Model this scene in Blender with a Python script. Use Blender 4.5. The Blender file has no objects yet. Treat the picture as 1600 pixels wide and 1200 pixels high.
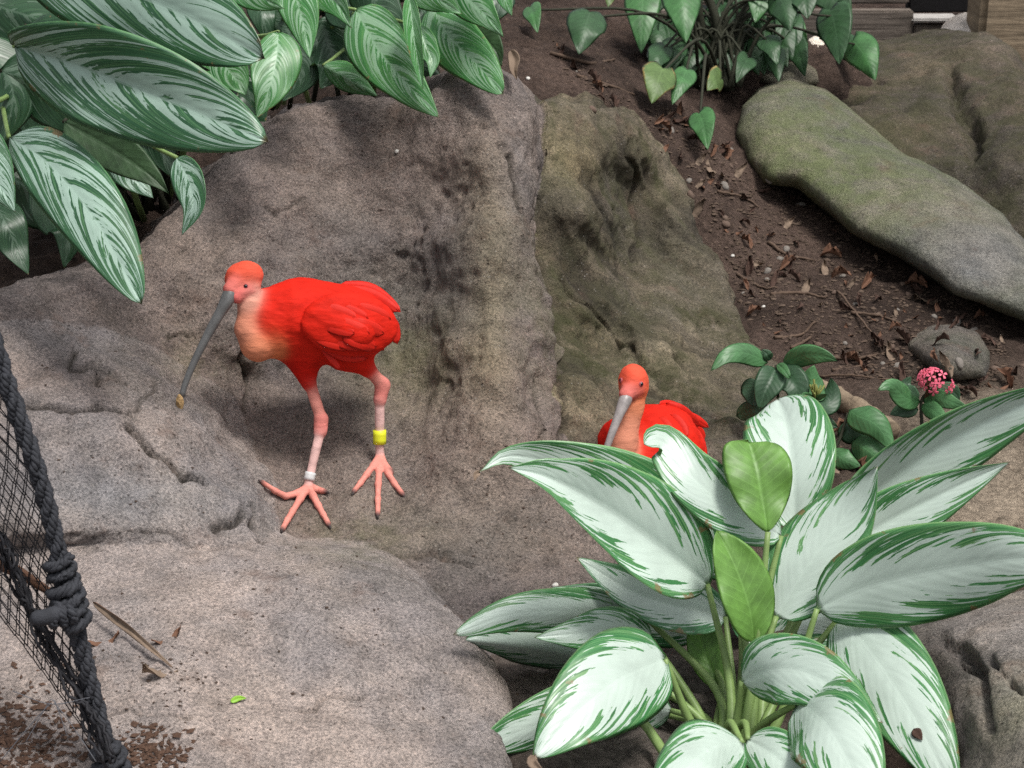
import bpy, bmesh, math, random
import numpy as np
from mathutils import Vector, Matrix, Quaternion
R = math.radians
random.seed(7); rng = np.random.default_rng(11)
scene = bpy.context.scene
C = scene.collection

# ------------------------------------------------------------------ camera, sky, sun, exposure
CAM = np.array([0.0, 0.0, 1.55]); PITCH = R(22.0); FPX = 2986.0      # FPX: focal length in 1600-wide photo pixels
cam = bpy.data.cameras.new('camera'); cam_o = bpy.data.objects.new('camera', cam); C.objects.link(cam_o)
cam.sensor_width = 36.0; cam.lens = 36.0*FPX/1600.0; cam.clip_start = 0.05; cam.clip_end = 400.0
cam.dof.use_dof = True; cam.dof.focus_distance = 3.2; cam.dof.aperture_fstop = 14.0
cam_o.location = CAM.tolist(); cam_o.rotation_euler = (math.pi/2-PITCH, 0, 0)
scene.camera = cam_o
SUN_ELEV, SUN_ROT = R(69), R(125)          # soft light from high up, over the viewer's right shoulder
world = bpy.data.worlds.new('World'); scene.world = world; world.use_nodes = True
wn = world.node_tree.nodes; wl = world.node_tree.links
sky = wn.new('ShaderNodeTexSky'); sky.sky_type = 'NISHITA'; sky.sun_disc = False
sky.sun_elevation = SUN_ELEV; sky.sun_rotation = SUN_ROT; sky.dust_density = 4.0; sky.air_density = 1.0
hsv = wn.new('ShaderNodeHueSaturation'); hsv.inputs['Saturation'].default_value = 0.22
bg = wn['Background']; bg.inputs['Strength'].default_value = 0.075
wl.new(sky.outputs[0], hsv.inputs['Color']); wl.new(hsv.outputs[0], bg.inputs['Color'])
sl = bpy.data.lights.new('sun', 'SUN'); sl.energy = 1.5; sl.angle = R(16); sl.color = (1.0, 0.96, 0.9)
sun_o = bpy.data.objects.new('sun', sl); C.objects.link(sun_o)
sd = Vector((math.sin(SUN_ROT)*math.cos(SUN_ELEV), math.cos(SUN_ROT)*math.cos(SUN_ELEV), math.sin(SUN_ELEV)))
sun_o.rotation_euler = sd.to_track_quat('Z', 'Y').to_euler(); sun_o.location = (0, 3, 6)
scene.view_settings.view_transform = 'Standard'; scene.view_settings.look = 'None'
scene.view_settings.gamma = 1.0; scene.view_settings.exposure = 1.0
scene.render.engine = 'CYCLES'
scene.cycles.use_denoising = False
scene.cycles.max_bounces = 6

# ------------------------------------------------------------------ geometry helpers
cp, sp = math.cos(PITCH), math.sin(PITCH)
AX = np.array([1.0, 0, 0]); AU = np.array([0, sp, cp]); AF = np.array([0, cp, -sp])
def P(px, py, d):
    """world point at distance d along the view axis behind photo pixel (px, py)"""
    return CAM + d*(AF + AX*((px-800.0)/FPX) + AU*((600.0-py)/FPX))
def dz(py, z):
    """distance at which the ray of row py reaches height z"""
    return (1.55-z)/(sp + (py-600.0)/FPX*cp)
def PZ(px, py, z): return P(px, py, dz(py, z))
def project(Q):
    V = Q-CAM; d = V@AF
    return 800.0+FPX*(V@AX)/d, 600.0-FPX*(V@AU)/d, d

_T = rng.random((64, 64, 64)).astype(np.float32)
def vnoise(Q, scale, seed=0):
    p = Q*scale + seed*17.37; i = np.floor(p).astype(np.int64); f = p-i; u = f*f*(3-2*f); i &= 63; j = (i+1) & 63
    x0, y0, z0 = i.T; x1, y1, z1 = j.T; ux, uy, uz = u.T
    a = _T[x0, y0, z0]*(1-ux)+_T[x1, y0, z0]*ux; b = _T[x0, y1, z0]*(1-ux)+_T[x1, y1, z0]*ux
    c = _T[x0, y0, z1]*(1-ux)+_T[x1, y0, z1]*ux; d = _T[x0, y1, z1]*(1-ux)+_T[x1, y1, z1]*ux
    return (a*(1-uy)+b*uy)*(1-uz)+(c*(1-uy)+d*uy)*uz - 0.5
def fbm(Q, scale, octs=4, seed=0, gain=0.5):
    s = 0; a = 1.0
    for k in range(octs): s = s + a*vnoise(Q, scale*2.03**k, seed+k); a *= gain
    return s

def smin(a, b, k):
    h = np.clip(0.5+0.5*(b-a)/k, 0, 1); return b*(1-h)+a*h-k*h*(1-h)
def smax(a, b, k): return -smin(-a, -b, k)

def surface_nets(F, lo, h):
    s = F < 0
    nx, ny, nz = F.shape
    cnt = np.zeros((nx-1, ny-1, nz-1), np.int8)
    for dx in (0, 1):
        for dy in (0, 1):
            for d_ in (0, 1):
                cnt += s[dx:nx-1+dx, dy:ny-1+dy, d_:nz-1+d_]
    act = (cnt > 0) & (cnt < 8); idx = np.argwhere(act)
    num = np.full(act.shape, -1, np.int32); num[act] = np.arange(len(idx))
    acc = np.zeros((len(idx), 3)); n = np.zeros(len(idx))
    ix, iy, iz = idx.T
    corners = [(a, b, c) for a in (0, 1) for b in (0, 1) for c in (0, 1)]
    for A in corners:
        for ax in range(3):
            if A[ax]: continue
            B = list(A); B[ax] = 1
            fa = F[ix+A[0], iy+A[1], iz+A[2]]; fb = F[ix+B[0], iy+B[1], iz+B[2]]
            m = (fa < 0) != (fb < 0); t = np.where(m, fa/np.where(m, fa-fb, 1), 0)
            q = np.tile(np.array(A, float), (len(idx), 1)); q[:, ax] = t
            acc[m] += q[m]; n[m] += 1
    V = lo+(idx+acc/n[:, None])*h
    quads = []
    for ax in range(3):
        o = [k for k in range(3) if k != ax]
        a0 = [slice(None)]*3; a1 = [slice(None)]*3
        a0[ax] = slice(0, -1); a1[ax] = slice(1, None)
        for k in o: a0[k] = slice(1, -1); a1[k] = slice(1, -1)
        sa = s[tuple(a0)]; sb = s[tuple(a1)]; e = np.argwhere(sa != sb)
        if not len(e): continue
        inside = sa[tuple(e.T)]
        base = e.copy(); base[:, o[0]] += 1; base[:, o[1]] += 1
        def vi(d0, d1):
            q = base.copy(); q[:, o[0]] += d0; q[:, o[1]] += d1; return num[tuple(q.T)]
        qd = np.stack([vi(-1, -1), vi(0, -1), vi(0, 0), vi(-1, 0)], 1)
        if ax == 1: inside = ~inside
        qd[~inside] = qd[~inside][:, ::-1]
        quads.append(qd)
    return V, np.concatenate(quads)

def sparse_field(fn, lo, hi, h, r=4):
    n = (np.ceil((hi-lo)/(h*r)).astype(int)+1)
    g = np.stack(np.meshgrid(*[lo[k]+np.arange(n[k])*h*r+h*(r-1)/2 for k in range(3)], indexing='ij'), -1)
    Fc = fn(g.reshape(-1, 3)).reshape(n).astype(np.float32)
    F = Fc.repeat(r, 0).repeat(r, 1).repeat(r, 2)
    near = (np.abs(Fc) < h*r*2.2).repeat(r, 0).repeat(r, 1).repeat(r, 2)
    ijk = np.argwhere(near)
    for c in range(0, len(ijk), 400000):
        b = ijk[c:c+400000]; F[tuple(b.T)] = fn(lo+b*h)
    return F

def vnormals(V, Q):
    n = np.cross(V[Q[:, 2]]-V[Q[:, 0]], V[Q[:, 3]]-V[Q[:, 1]]); N = np.zeros_like(V)
    for k in range(4): np.add.at(N, Q[:, k], n)
    return N/(np.linalg.norm(N, axis=1)[:, None]+1e-12)

def mesh_np(name, V, Q, smooth=True, colors=None):
    me = bpy.data.meshes.new(name)
    V = np.asarray(V, np.float32); Q = np.asarray(Q, np.int32); k = Q.shape[1]
    me.vertices.add(len(V)); me.vertices.foreach_set('co', V.ravel())
    me.loops.add(Q.size); me.loops.foreach_set('vertex_index', Q.ravel())
    me.polygons.add(len(Q)); me.polygons.foreach_set('loop_start', np.arange(0, Q.size, k, dtype=np.int32))
    me.polygons.foreach_set('loop_total', np.full(len(Q), k, np.int32))
    me.polygons.foreach_set('use_smooth', np.full(len(Q), smooth, bool))
    me.update(calc_edges=True); me.validate()
    if colors is not None:
        at = me.color_attributes.new('tint', 'FLOAT_COLOR', 'POINT')
        c4 = np.ones((len(V), 4), np.float32); c4[:, :colors.shape[1]] = colors
        at.data.foreach_set('color', c4.ravel())
    return me
def obj(name, me, mat=None, parent=None):
    o = bpy.data.objects.new(name, me); C.objects.link(o)
    if mat is not None and hasattr(me, 'materials') and len(me.materials) == 0: me.materials.append(mat)
    if parent is not None:
        o.parent = parent
        if parent.parent is None: o.matrix_parent_inverse = Matrix.Translation(-parent.location)   # parts are modelled in world space
    return o
def tag(o, label, cat, group=None):
    o['label'] = label; o['category'] = cat
    if group: o['group'] = group
    return o
def thing(name, loc, label, cat, group=None):
    e = bpy.data.objects.new(name, None); C.objects.link(e); e.location = [float(q) for q in loc]; e.empty_display_size = 0.05
    return tag(e, label, cat, group)

def spline(pts, n):
    """Catmull-Rom through the points, n samples"""
    p = np.asarray(pts, float)
    if len(p) == 2: t = np.linspace(0, 1, n)[:, None]; return p[0]*(1-t)+p[1]*t
    q = np.vstack([2*p[0]-p[1], p, 2*p[-1]-p[-2]]); m = len(p)-1
    L = np.r_[0, np.cumsum(np.linalg.norm(np.diff(p[:, :3], axis=0), axis=1))]; L /= L[-1]
    out = []
    for s in np.linspace(0, 1, n):
        k = min(max(np.searchsorted(L, s, 'right')-1, 0), m-1); t = (s-L[k])/(L[k+1]-L[k]+1e-12)
        a, b, c, d = q[k], q[k+1], q[k+2], q[k+3]
        out.append(0.5*((2*b)+(-a+c)*t+(2*a-5*b+4*c-d)*t*t+(-a+3*b-3*c+d)*t**3))
    return np.array(out)
def tube(pts, rad, seg=8, caps=True):
    """tube along a polyline, returns verts and quads"""
    p = np.asarray(pts, float); n = len(p); rad = np.broadcast_to(np.asarray(rad, float), (n,))
    T = np.gradient(p, axis=0); T /= np.linalg.norm(T, axis=1)[:, None]+1e-12
    u = np.cross(T[0], [0.31, 0.22, 0.92]); u /= np.linalg.norm(u); V = []
    for i in range(n):
        u = u-T[i]*(u@T[i]); u /= np.linalg.norm(u); w = np.cross(T[i], u)
        for k in range(seg):
            a = 2*math.pi*k/seg; V.append(p[i]+rad[i]*(math.cos(a)*u+math.sin(a)*w))
    Q = [[i*seg+k, i*seg+(k+1) % seg, (i+1)*seg+(k+1) % seg, (i+1)*seg+k] for i in range(n-1) for k in range(seg)]
    if caps:
        for end, c in ((0, p[0]), (n-1, p[-1])):
            V.append(c); m = len(V)-1
            for k in range(0, seg, 2):
                a, b, d = end*seg+k, end*seg+(k+1) % seg, end*seg+(k+2) % seg
                Q.append([m, d, b, a] if end == 0 else [m, a, b, d])
    return np.array(V), np.array(Q)
def joined(parts):
    V = []; Q = []; o = 0
    for v, q in parts: V.append(v); Q.append(q+o); o += len(v)
    return np.vstack(V), np.vstack(Q)

# ------------------------------------------------------------------ materials
class NT:
    def __init__(s, name, rough=0.8, spec=0.3):
        s.m = bpy.data.materials.new(name); s.m.use_nodes = True; s.t = s.m.node_tree; s.n = s.t.nodes; s.l = s.t.links
        s.b = s.n['Principled BSDF']; s.b.inputs['Roughness'].default_value = rough; s.b.inputs['Specular IOR Level'].default_value = spec
        s.tc = s.n.new('ShaderNodeTexCoord')
    def set(s, sock, v):
        if isinstance(v, (int, float)): sock.default_value = v
        elif isinstance(v, (tuple, list)):
            try: sock.default_value = v if len(v) == len(sock.default_value) else (*v, 1.0)
            except TypeError: sock.default_value = v[0]
        else: s.l.new(v, sock)
    def noise(s, vec, scale, detail=4, rough=0.55, dist=0.0):
        n = s.n.new('ShaderNodeTexNoise'); s.set(n.inputs['Vector'], vec); s.set(n.inputs['Scale'], scale)
        n.inputs['Detail'].default_value = detail; n.inputs['Roughness'].default_value = rough; n.inputs['Distortion'].default_value = dist
        return n.outputs['Fac']
    def vor(s, vec, scale, feature='F1'):
        n = s.n.new('ShaderNodeTexVoronoi'); n.feature = feature; s.set(n.inputs['Vector'], vec); s.set(n.inputs['Scale'], scale); return n.outputs['Distance']
    def math(s, op, a, b=0.0, c=None, clamp=False):
        n = s.n.new('ShaderNodeMath'); n.operation = op; n.use_clamp = clamp; s.set(n.inputs[0], a); s.set(n.inputs[1], b)
        if c is not None: s.set(n.inputs[2], c)
        return n.outputs[0]
    def ramp(s, fac, stops, interp='LINEAR'):
        n = s.n.new('ShaderNodeValToRGB'); n.color_ramp.interpolation = interp; e = n.color_ramp.elements
        while len(e) < len(stops): e.new(0.5)
        for k, (p, c) in enumerate(stops): e[k].position = p; e[k].color = (c, c, c, 1) if isinstance(c, (int, float)) else (*c, 1)
        s.set(n.inputs[0], fac); return n.outputs[0]
    def sstep(s, v, a, b):
        n = s.n.new('ShaderNodeMapRange'); n.interpolation_type = 'SMOOTHSTEP'; s.set(n.inputs[0], v); n.inputs[1].default_value = a; n.inputs[2].default_value = b; return n.outputs[0]
    def mix(s, f, a, b, mode='MIX'):
        n = s.n.new('ShaderNodeMix'); n.data_type = 'RGBA'; n.blend_type = mode; s.set(n.inputs[0], f); s.set(n.inputs[6], a); s.set(n.inputs[7], b); return n.outputs[2]
    def mapping(s, vec, scale=(1, 1, 1), rot=(0, 0, 0), loc=(0, 0, 0)):
        n = s.n.new('ShaderNodeMapping'); s.set(n.inputs[0], vec); n.inputs['Scale'].default_value = scale; n.inputs['Rotation'].default_value = rot; n.inputs['Location'].default_value = loc; return n.outputs[0]
    def attr(s, name):
        n = s.n.new('ShaderNodeAttribute'); n.attribute_name = name; return n
    def bump(s, h, strength, dist, prev=None):
        n = s.n.new('ShaderNodeBump'); s.set(n.inputs['Height'], h); n.inputs['Strength'].default_value = strength; n.inputs['Distance'].default_value = dist
        if prev is not None: s.l.new(prev, n.inputs['Normal'])
        return n.outputs[0]
    def color(s, c): s.set(s.b.inputs['Base Color'], c)
    def normal(s, v): s.l.new(v, s.b.inputs['Normal'])
    def rough(s, v): s.set(s.b.inputs['Roughness'], v)

def rock_material(name, grain=1.0, pit=1.0, mossy=(0.085, 0.09, 0.03), speck=1.0):
    """stone: 'tint' colour attribute = local stone colour, its alpha-free moss amount lives in attribute 'moss'"""
    k = NT(name, 0.9, 0.22); o = k.tc.outputs['Object']
    base = k.attr('tint').outputs['Color']; moss = k.attr('moss').outputs['Fac']
    big = k.noise(o, 3.1, 5, 0.6); c = k.mix(k.sstep(big, 0.35, 0.68), k.mix(1.0, base, (0.78, 0.80, 0.84), 'MULTIPLY'), k.mix(1.0, base, (1.15, 1.09, 1.04), 'MULTIPLY'))
    med = k.noise(o, 21, 6, 0.65); c = k.mix(1.0, c, k.ramp(med, [(0.25, 0.58), (0.5, 1.0), (0.78, 1.34)]), 'MULTIPLY')
    fine = k.noise(o, 210*grain, 3, 0.75); c = k.mix(0.95*speck, c, k.ramp(fine, [(0.3, (0.32, 0.30, 0.31)), (0.5, 1.0), (0.7, (1.65, 1.56, 1.5))]), 'MULTIPLY')
    sp_ = k.vor(o, 120*grain); rnd = k.noise(o, 35, 2); w = k.math('MULTIPLY', k.math('LESS_THAN', sp_, 0.16), k.math('GREATER_THAN', rnd, 0.55))
    c = k.mix(k.math('MULTIPLY', w, 0.55*speck), c, (0.42, 0.39, 0.36))
    rs = k.noise(o, 9, 5, 0.7); c = k.mix(k.math('MULTIPLY', k.sstep(rs, 0.56, 0.72), 0.45), c, (0.17, 0.105, 0.08))
    mn = k.noise(o, 13, 6, 0.7); mm = k.math('MULTIPLY', moss, k.sstep(mn, 0.33, 0.62)); c = k.mix(mm, c, k.mix(k.noise(o, 60, 4), mossy, (mossy[0]*2.0, mossy[1]*2.0, mossy[2]*1.9)))
    pits = k.math('MULTIPLY', k.sstep(k.math('ADD', k.vor(o, 70*grain), k.math('MULTIPLY', k.noise(o, 160, 2), .35)), 0.42, 0.2), k.sstep(k.noise(o, 9, 3), 0.48, 0.62))
    c = k.mix(k.math('MULTIPLY', pits, 0.55*pit), c, (0.045, 0.035, 0.03))
    k.color(c)
    n1 = k.bump(k.noise(o, 42, 8, 0.72), 0.9, 0.016);     n2 = k.bump(pits, 0.8*pit, -0.006, n1)
    n3 = k.bump(fine, 0.7, 0.003, n2); k.normal(n3)
    return k.m
M_ROCK = rock_material('artificial_rock'); M_MOSSY = rock_material('mossy_dark_stone', 0.9, 0.8, (0.040, 0.040, 0.020)); M_BOULDER = rock_material('boulder_stone', 0.8, 0.0, (0.10, 0.125, 0.05), 0.7)

def plain(name, col, rough=0.7, spec=0.3, var=0.25, scale=30, bump=0.3, bdist=0.003):
    k = NT(name, rough, spec); o = k.tc.outputs['Object']; n = k.noise(o, scale, 5, 0.6)
    k.color(k.mix(1.0, col, k.ramp(n, [(0.2, 1-var), (0.8, 1+var)]), 'MULTIPLY')); k.normal(k.bump(k.noise(o, scale*2.5, 4), bump, bdist)); return k.m

def soil_material():
    k = NT('soil', 0.95, 0.15); o = k.tc.outputs['Object']; base = k.attr('tint').outputs['Color']
    n = k.noise(o, 6, 6, 0.65); c = k.mix(1.0, base, k.ramp(n, [(0.3, 0.6), (0.5, 1.0), (0.72, 1.35)]), 'MULTIPLY')
    f = k.noise(o, 70, 5, 0.75); c = k.mix(1.0, c, k.ramp(f, [(0.28, 0.45), (0.5, 1.0), (0.75, 1.7)]), 'MULTIPLY')
    v = k.vor(k.mapping(o, (1, 1, 1), (0.3, 0.2, 0.5)), 75); r = k.noise(o, 24, 2)
    c = k.mix(k.math('MULTIPLY', k.math('LESS_THAN', v, 0.2), k.sstep(r, 0.5, 0.62)), c, (0.16, 0.115, 0.085))
    k.color(c); n1 = k.bump(k.noise(o, 28, 8, 0.72), 1.0, 0.03); k.normal(k.bump(f, 0.8, 0.006, n1)); return k.m
M_SOIL = soil_material()

def variegated(name, silver, dark, light, bias, thr, freq=13.0, sweep=(0.16, 0.24), afreq=1.3, streak=0.6, rough=0.36):
    """leaf blade: u = across (0.5 = midrib), v = along; blotches follow the side veins"""
    k = NT(name, rough, 0.45); uv = k.tc.outputs['UV']
    sep = k.n.new('ShaderNodeSeparateXYZ'); k.l.new(uv, sep.inputs[0])
    sgn = k.math('SUBTRACT', k.math('MULTIPLY', sep.outputs[0], 2.0), 1.0); a = k.math('ABSOLUTE', sgn); v = sep.outputs[1]
    rnd = k.n.new('ShaderNodeObjectInfo').outputs['Random']; side = k.math('ADD', k.math('MULTIPLY', k.math('GREATER_THAN', sgn, 0.0), 7.3), k.math('MULTIPLY', rnd, 60.0))
    a3 = k.math('POWER', a, 2.6)
    s = k.math('SUBTRACT', v, k.math('ADD', k.math('MULTIPLY', a, sweep[0]), k.math('MULTIPLY', a3, sweep[1])))
    def vec(fs, fa):
        c = k.n.new('ShaderNodeCombineXYZ'); k.set(c.inputs[0], k.math('MULTIPLY', s, fs)); k.set(c.inputs[1], k.math('MULTIPLY', a, fa)); k.set(c.inputs[2], side); return c.outputs[0]
    n1 = k.noise(vec(freq, afreq), 1.0, 2, 0.55); n2 = k.noise(vec(freq*4.0, 13.0), 1.0, 2, 0.6)
    g = k.math('ADD', k.math('ADD', n1, k.math('MULTIPLY', k.math('SUBTRACT', n2, 0.5), 0.22)), k.ramp(a, bias))
    m = k.sstep(g, thr+0.5-0.012, thr+0.5+0.012)
    n3 = k.noise(vec(freq*5.5, 1.2), 1.0, 1, 0.5); strk = k.math('MULTIPLY', k.sstep(n3, 0.50, 0.60), streak)
    n4 = k.noise(vec(freq*0.8, 1.0), 1.0, 2)
    green = k.mix(strk, k.mix(k.sstep(n4, 0.3, 0.7), dark, tuple(q*1.5 for q in dark)), light)
    sil = k.mix(k.sstep(k.noise(vec(freq*2, 2.5), 1.0, 3), 0.35, 0.75), silver, tuple(q*0.93 for q in silver))
    edge = k.sstep(a, 0.955, 0.985); c = k.mix(edge, k.mix(m, sil, green), light)
    mid = k.sstep(a, 0.05, 0.018); c = k.mix(k.math('MULTIPLY', mid, 0.55), c, tuple(min(1, q*1.05) for q in silver))
    ob = k.tc.outputs['Object']; c = k.mix(1.0, c, k.ramp(k.noise(ob, 9, 5, .6), [(.25, .82), (.5, 1.0), (.8, 1.1)]), 'MULTIPLY')
    wear = k.math('MULTIPLY', k.sstep(k.math('ADD', k.noise(ob, 22, 5, .7), k.math('MULTIPLY', a, .22)), .80, .86), .8); c = k.mix(wear, c, (.20, .13, .06))
    tipw = k.math('MULTIPLY', k.sstep(k.math('ADD', v, k.math('MULTIPLY', k.noise(ob, 30, 3), .06)), 1.005, 1.03), .8); c = k.mix(tipw, c, (.22, .14, .07))
    k.color(c)
    wave = k.math('SINE', k.math('MULTIPLY', s, freq*5.2)); hgt = k.math('ADD', k.math('MULTIPLY', wave, 0.5), k.math('MULTIPLY', mid, -1.5))
    nb = k.bump(hgt, 0.07, 0.002); k.normal(k.bump(k.noise(uv, 240, 2), 0.05, 0.001, nb))
    k.rough(k.ramp(n4, [(0.3, rough-0.06), (0.7, rough+0.1)]))
    return k.m
FB = [(0.0, 0.08), (0.26, 0.16), (0.42, 0.34), (0.60, 0.42), (0.85, 0.47), (0.95, 0.60)]
M_FRONT = variegated('silver_leaf', (0.485, 0.585, 0.52), (0.030, 0.13, 0.040), (0.19, 0.37, 0.15), FB, 0.42, 16.0, (0.28, 0.30), 2.4)
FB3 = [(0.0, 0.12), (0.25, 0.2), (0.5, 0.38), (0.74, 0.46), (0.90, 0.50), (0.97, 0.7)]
M_FRONT_SHADED = variegated('silver_leaf_shaded', (0.44, 0.53, 0.47), (0.025, 0.115, 0.04), (0.12, 0.27, 0.11), FB3, 0.42, 16.0, (0.28, 0.30), 2.4)  # darker copy: shade under the upper leaves put into its colours
LB = [(0.0, 0.40), (0.10, 0.38), (0.3, 0.45), (0.6, 0.47), (0.85, 0.50), (0.97, 0.75)]
M_LEFT = variegated('striped_leaf', (0.34, 0.48, 0.40), (0.022, 0.078, 0.035), (0.11, 0.26, 0.11), LB, 0.45, 19.0, (0.26, 0.34), 1.0)
MB_ = [(0.0, 0.42), (0.3, 0.46), (0.6, 0.5), (0.85, 0.53), (0.97, 0.75)]
M_MID = variegated('green_striped_leaf', (0.24, 0.40, 0.25), (0.03, 0.13, 0.035), (0.14, 0.32, 0.10), MB_, 0.45, 22.0, (0.24, 0.40), 0.9)
def green_leaf(name, col, vein=1.35, rough=0.4, edge=None):
    k = NT(name, rough, 0.4); uv = k.tc.outputs['UV']; sep = k.n.new('ShaderNodeSeparateXYZ'); k.l.new(uv, sep.inputs[0])
    a = k.math('ABSOLUTE', k.math('SUBTRACT', k.math('MULTIPLY', sep.outputs[0], 2.0), 1.0)); s = k.math('SUBTRACT', sep.outputs[1], k.math('MULTIPLY', a, 0.22))
    w = k.math('SINE', k.math('MULTIPLY', s, 62.0)); vn = k.math('MAXIMUM', k.sstep(w, 0.93, 1.0), k.sstep(a, 0.05, 0.02))
    n = k.noise(k.tc.outputs['Object'], 30, 5, .65); c = k.mix(1.0, col, k.ramp(n, [(0.25, 0.6), (0.75, 1.4)]), 'MULTIPLY')
    c = k.mix(k.math('MULTIPLY', vn, 0.4), c, tuple(min(1, q*vein+0.02) for q in col))
    if edge: c = k.mix(k.sstep(k.math('ADD', a, k.math('MULTIPLY', k.noise(k.tc.outputs['Object'], 60, 3), 0.5)), 1.08, 1.25), c, edge)
    k.color(c); k.normal(k.bump(w, 0.08, 0.0015)); return k.m
M_UNDER = green_leaf('leaf_underside', (0.10, 0.22, 0.06), 1.6, 0.5)
M_UNDER_BACKLIT = green_leaf('backlit_leaf_underside', (0.11, 0.235, 0.045), 1.5, 0.45)  # backlight through the leaf put into a lighter green
M_UNDER_DK = green_leaf('dark_leaf_underside', (0.035, 0.075, 0.03), 1.5, 0.5)
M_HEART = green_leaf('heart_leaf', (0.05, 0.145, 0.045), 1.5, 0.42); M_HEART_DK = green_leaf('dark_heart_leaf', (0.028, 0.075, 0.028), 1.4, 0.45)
M_HEART_Y = green_leaf('yellowing_heart_leaf', (0.09, 0.15, 0.045), 1.4, 0.5, (0.30, 0.22, 0.08))
M_IXORA = green_leaf('shrub_leaf', (0.06, 0.16, 0.06), 1.7, 0.42); M_IXORA_DK = green_leaf('dark_shrub_leaf', (0.03, 0.075, 0.035), 1.4, 0.45)
M_PET = plain('petiole_green', (0.20, 0.30, 0.10), 0.45, 0.4, 0.25, 40, 0.1, 0.001); M_STEM_DK = plain('dark_stem', (0.028, 0.03, 0.018), 0.8)
M_TWIG = plain('twig', (0.11, 0.075, 0.055), 0.9, 0.2, 0.35, 60, 0.5, 0.002)
M_DEAD = plain('dead_leaf', (0.16, 0.085, 0.055), 0.85, 0.2, 0.4, 50, 0.4, 0.002); M_DEAD_P = plain('pale_dead_leaf', (0.21, 0.155, 0.115), 0.85, 0.2, 0.35, 50, 0.4, 0.002)
M_DEAD_D = plain('dark_dead_leaf', (0.075, 0.045, 0.035), 0.85, 0.2, 0.35, 50, 0.4, 0.002)

# ------------------------------------------------------------------ the ground (soil), one sheet to the horizon
GZ = [  # photo pixel + height of the soil there
 (900,100,.52),(1000,90,.46),(850,60,.55),(1100,60,.40),(1150,220,.24),(1060,240,.30),(1300,350,.13),(1200,400,.12),(1130,450,.10),(1400,470,.10),(1580,600,.07),
 (1350,620,.07),(1200,600,.05),(1540,750,.06),(1450,900,.03),(1300,1000,.02),(1130,1100,.01),(950,1100,-.02),(900,950,-.04),(1000,800,-.03),(1000,690,-.02),(1150,680,.02),(1250,780,.03),(1500,1150,.0),
 (1250,110,.20),(1450,120,.14),(1600,200,.12),(1290,60,.18),(1500,30,.15),(1000,20,.48),(700,40,.55),(500,60,.52),(250,120,.45),(50,250,.36),(-150,350,.30),(850,1250,.0),(1200,1250,.0)]
gp = np.array([PZ(*g) for g in GZ])
gp = np.vstack([gp, [[-1.2, 3.0, .0], [-.6, 3.0, .0], [0, 2.6, .0], [-.8, 2.2, .0], [-.2, 3.3, .0], [1.5, 4.0, .08], [1.6, 3, .02], [-1.6, 3.9, .28], [-2, 6, .4], [2.6, 7, .3], [0, 9, .3], [2, 10, .25], [-2, 2, 0], [2, 2, 0]]])
def ground_h(X, Y):
    X = np.asarray(X, float); Y = np.asarray(Y, float); num = 0; den = 1e-9
    for x, y, z in gp:
        r2 = (X-x)**2+(Y-y)**2; w = np.exp(-r2/(2*.16**2))+1e-3/(1+(r2/.09)**2); num = num+w*z; den = den+w
    return num/den
def axis(lo, a, b, hi, h):
    core = np.arange(a, b, h); o1 = []; x = b; s = h
    while x < hi: o1.append(x); s *= 1.22; x += s
    o2 = []; x = a-h; s = h
    while x > lo: o2.append(x); s *= 1.22; x -= s
    return np.r_[o2[::-1], core, o1]
gx = axis(-60, -1.4, 2.1, 60, .012); gy = axis(-20, 2.1, 7.6, 140, .013)
X, Y = np.meshgrid(gx, gy, indexing='ij'); Z = ground_h(X, Y)
G = np.stack([X.ravel(), Y.ravel(), np.zeros(X.size)], 1)
near = np.exp(-np.maximum(0, np.abs(G[:, 1]-4.5)-3.2)**2)
Zf = Z.ravel()+near*(.05*fbm(G, 2.6, 3, 3)+.03*fbm(G, 14, 3, 9)+.012*np.maximum(0, fbm(G, 45, 2, 21)))
ground_V = np.stack([G[:, 0], G[:, 1], Zf], 1)
ni, nj = X.shape; I = np.arange(ni*nj).reshape(ni, nj)
ground_Q = np.stack([I[:-1, :-1].ravel(), I[1:, :-1].ravel(), I[1:, 1:].ravel(), I[:-1, 1:].ravel()], 1)
px_, py_, d_ = project(ground_V)
dark = np.array([.075, .052, .042]); tan = np.array([.36, .295, .225]); grey = np.array([.20, .175, .155])
n_ = fbm(ground_V, 3.5, 3, 5)
def blob(cx, cy, rx, ry): return np.exp(-(((px_-cx)/rx)**2+((py_-cy)/ry)**2))
wt = np.clip(blob(1560, 760, 170, 110)+blob(1330, 960, 130, 90)*1.1+blob(1500, 640, 90, 50)*.5, 0, 1)[:, None]*(d_ > 0)[:, None]
wg = np.clip(blob(980, 1080, 220, 170)+blob(880, 900, 120, 100), 0, 1)[:, None]*(d_ > 0)[:, None]
gc = dark*(1+.9*n_[:, None]); gc = gc*(1-wt)+tan*wt; gc = gc*(1-wg)+grey*wg
ground = obj('ground', mesh_np('ground', ground_V, ground_Q, True, gc), M_SOIL); ground['kind'] = 'structure'

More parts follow.
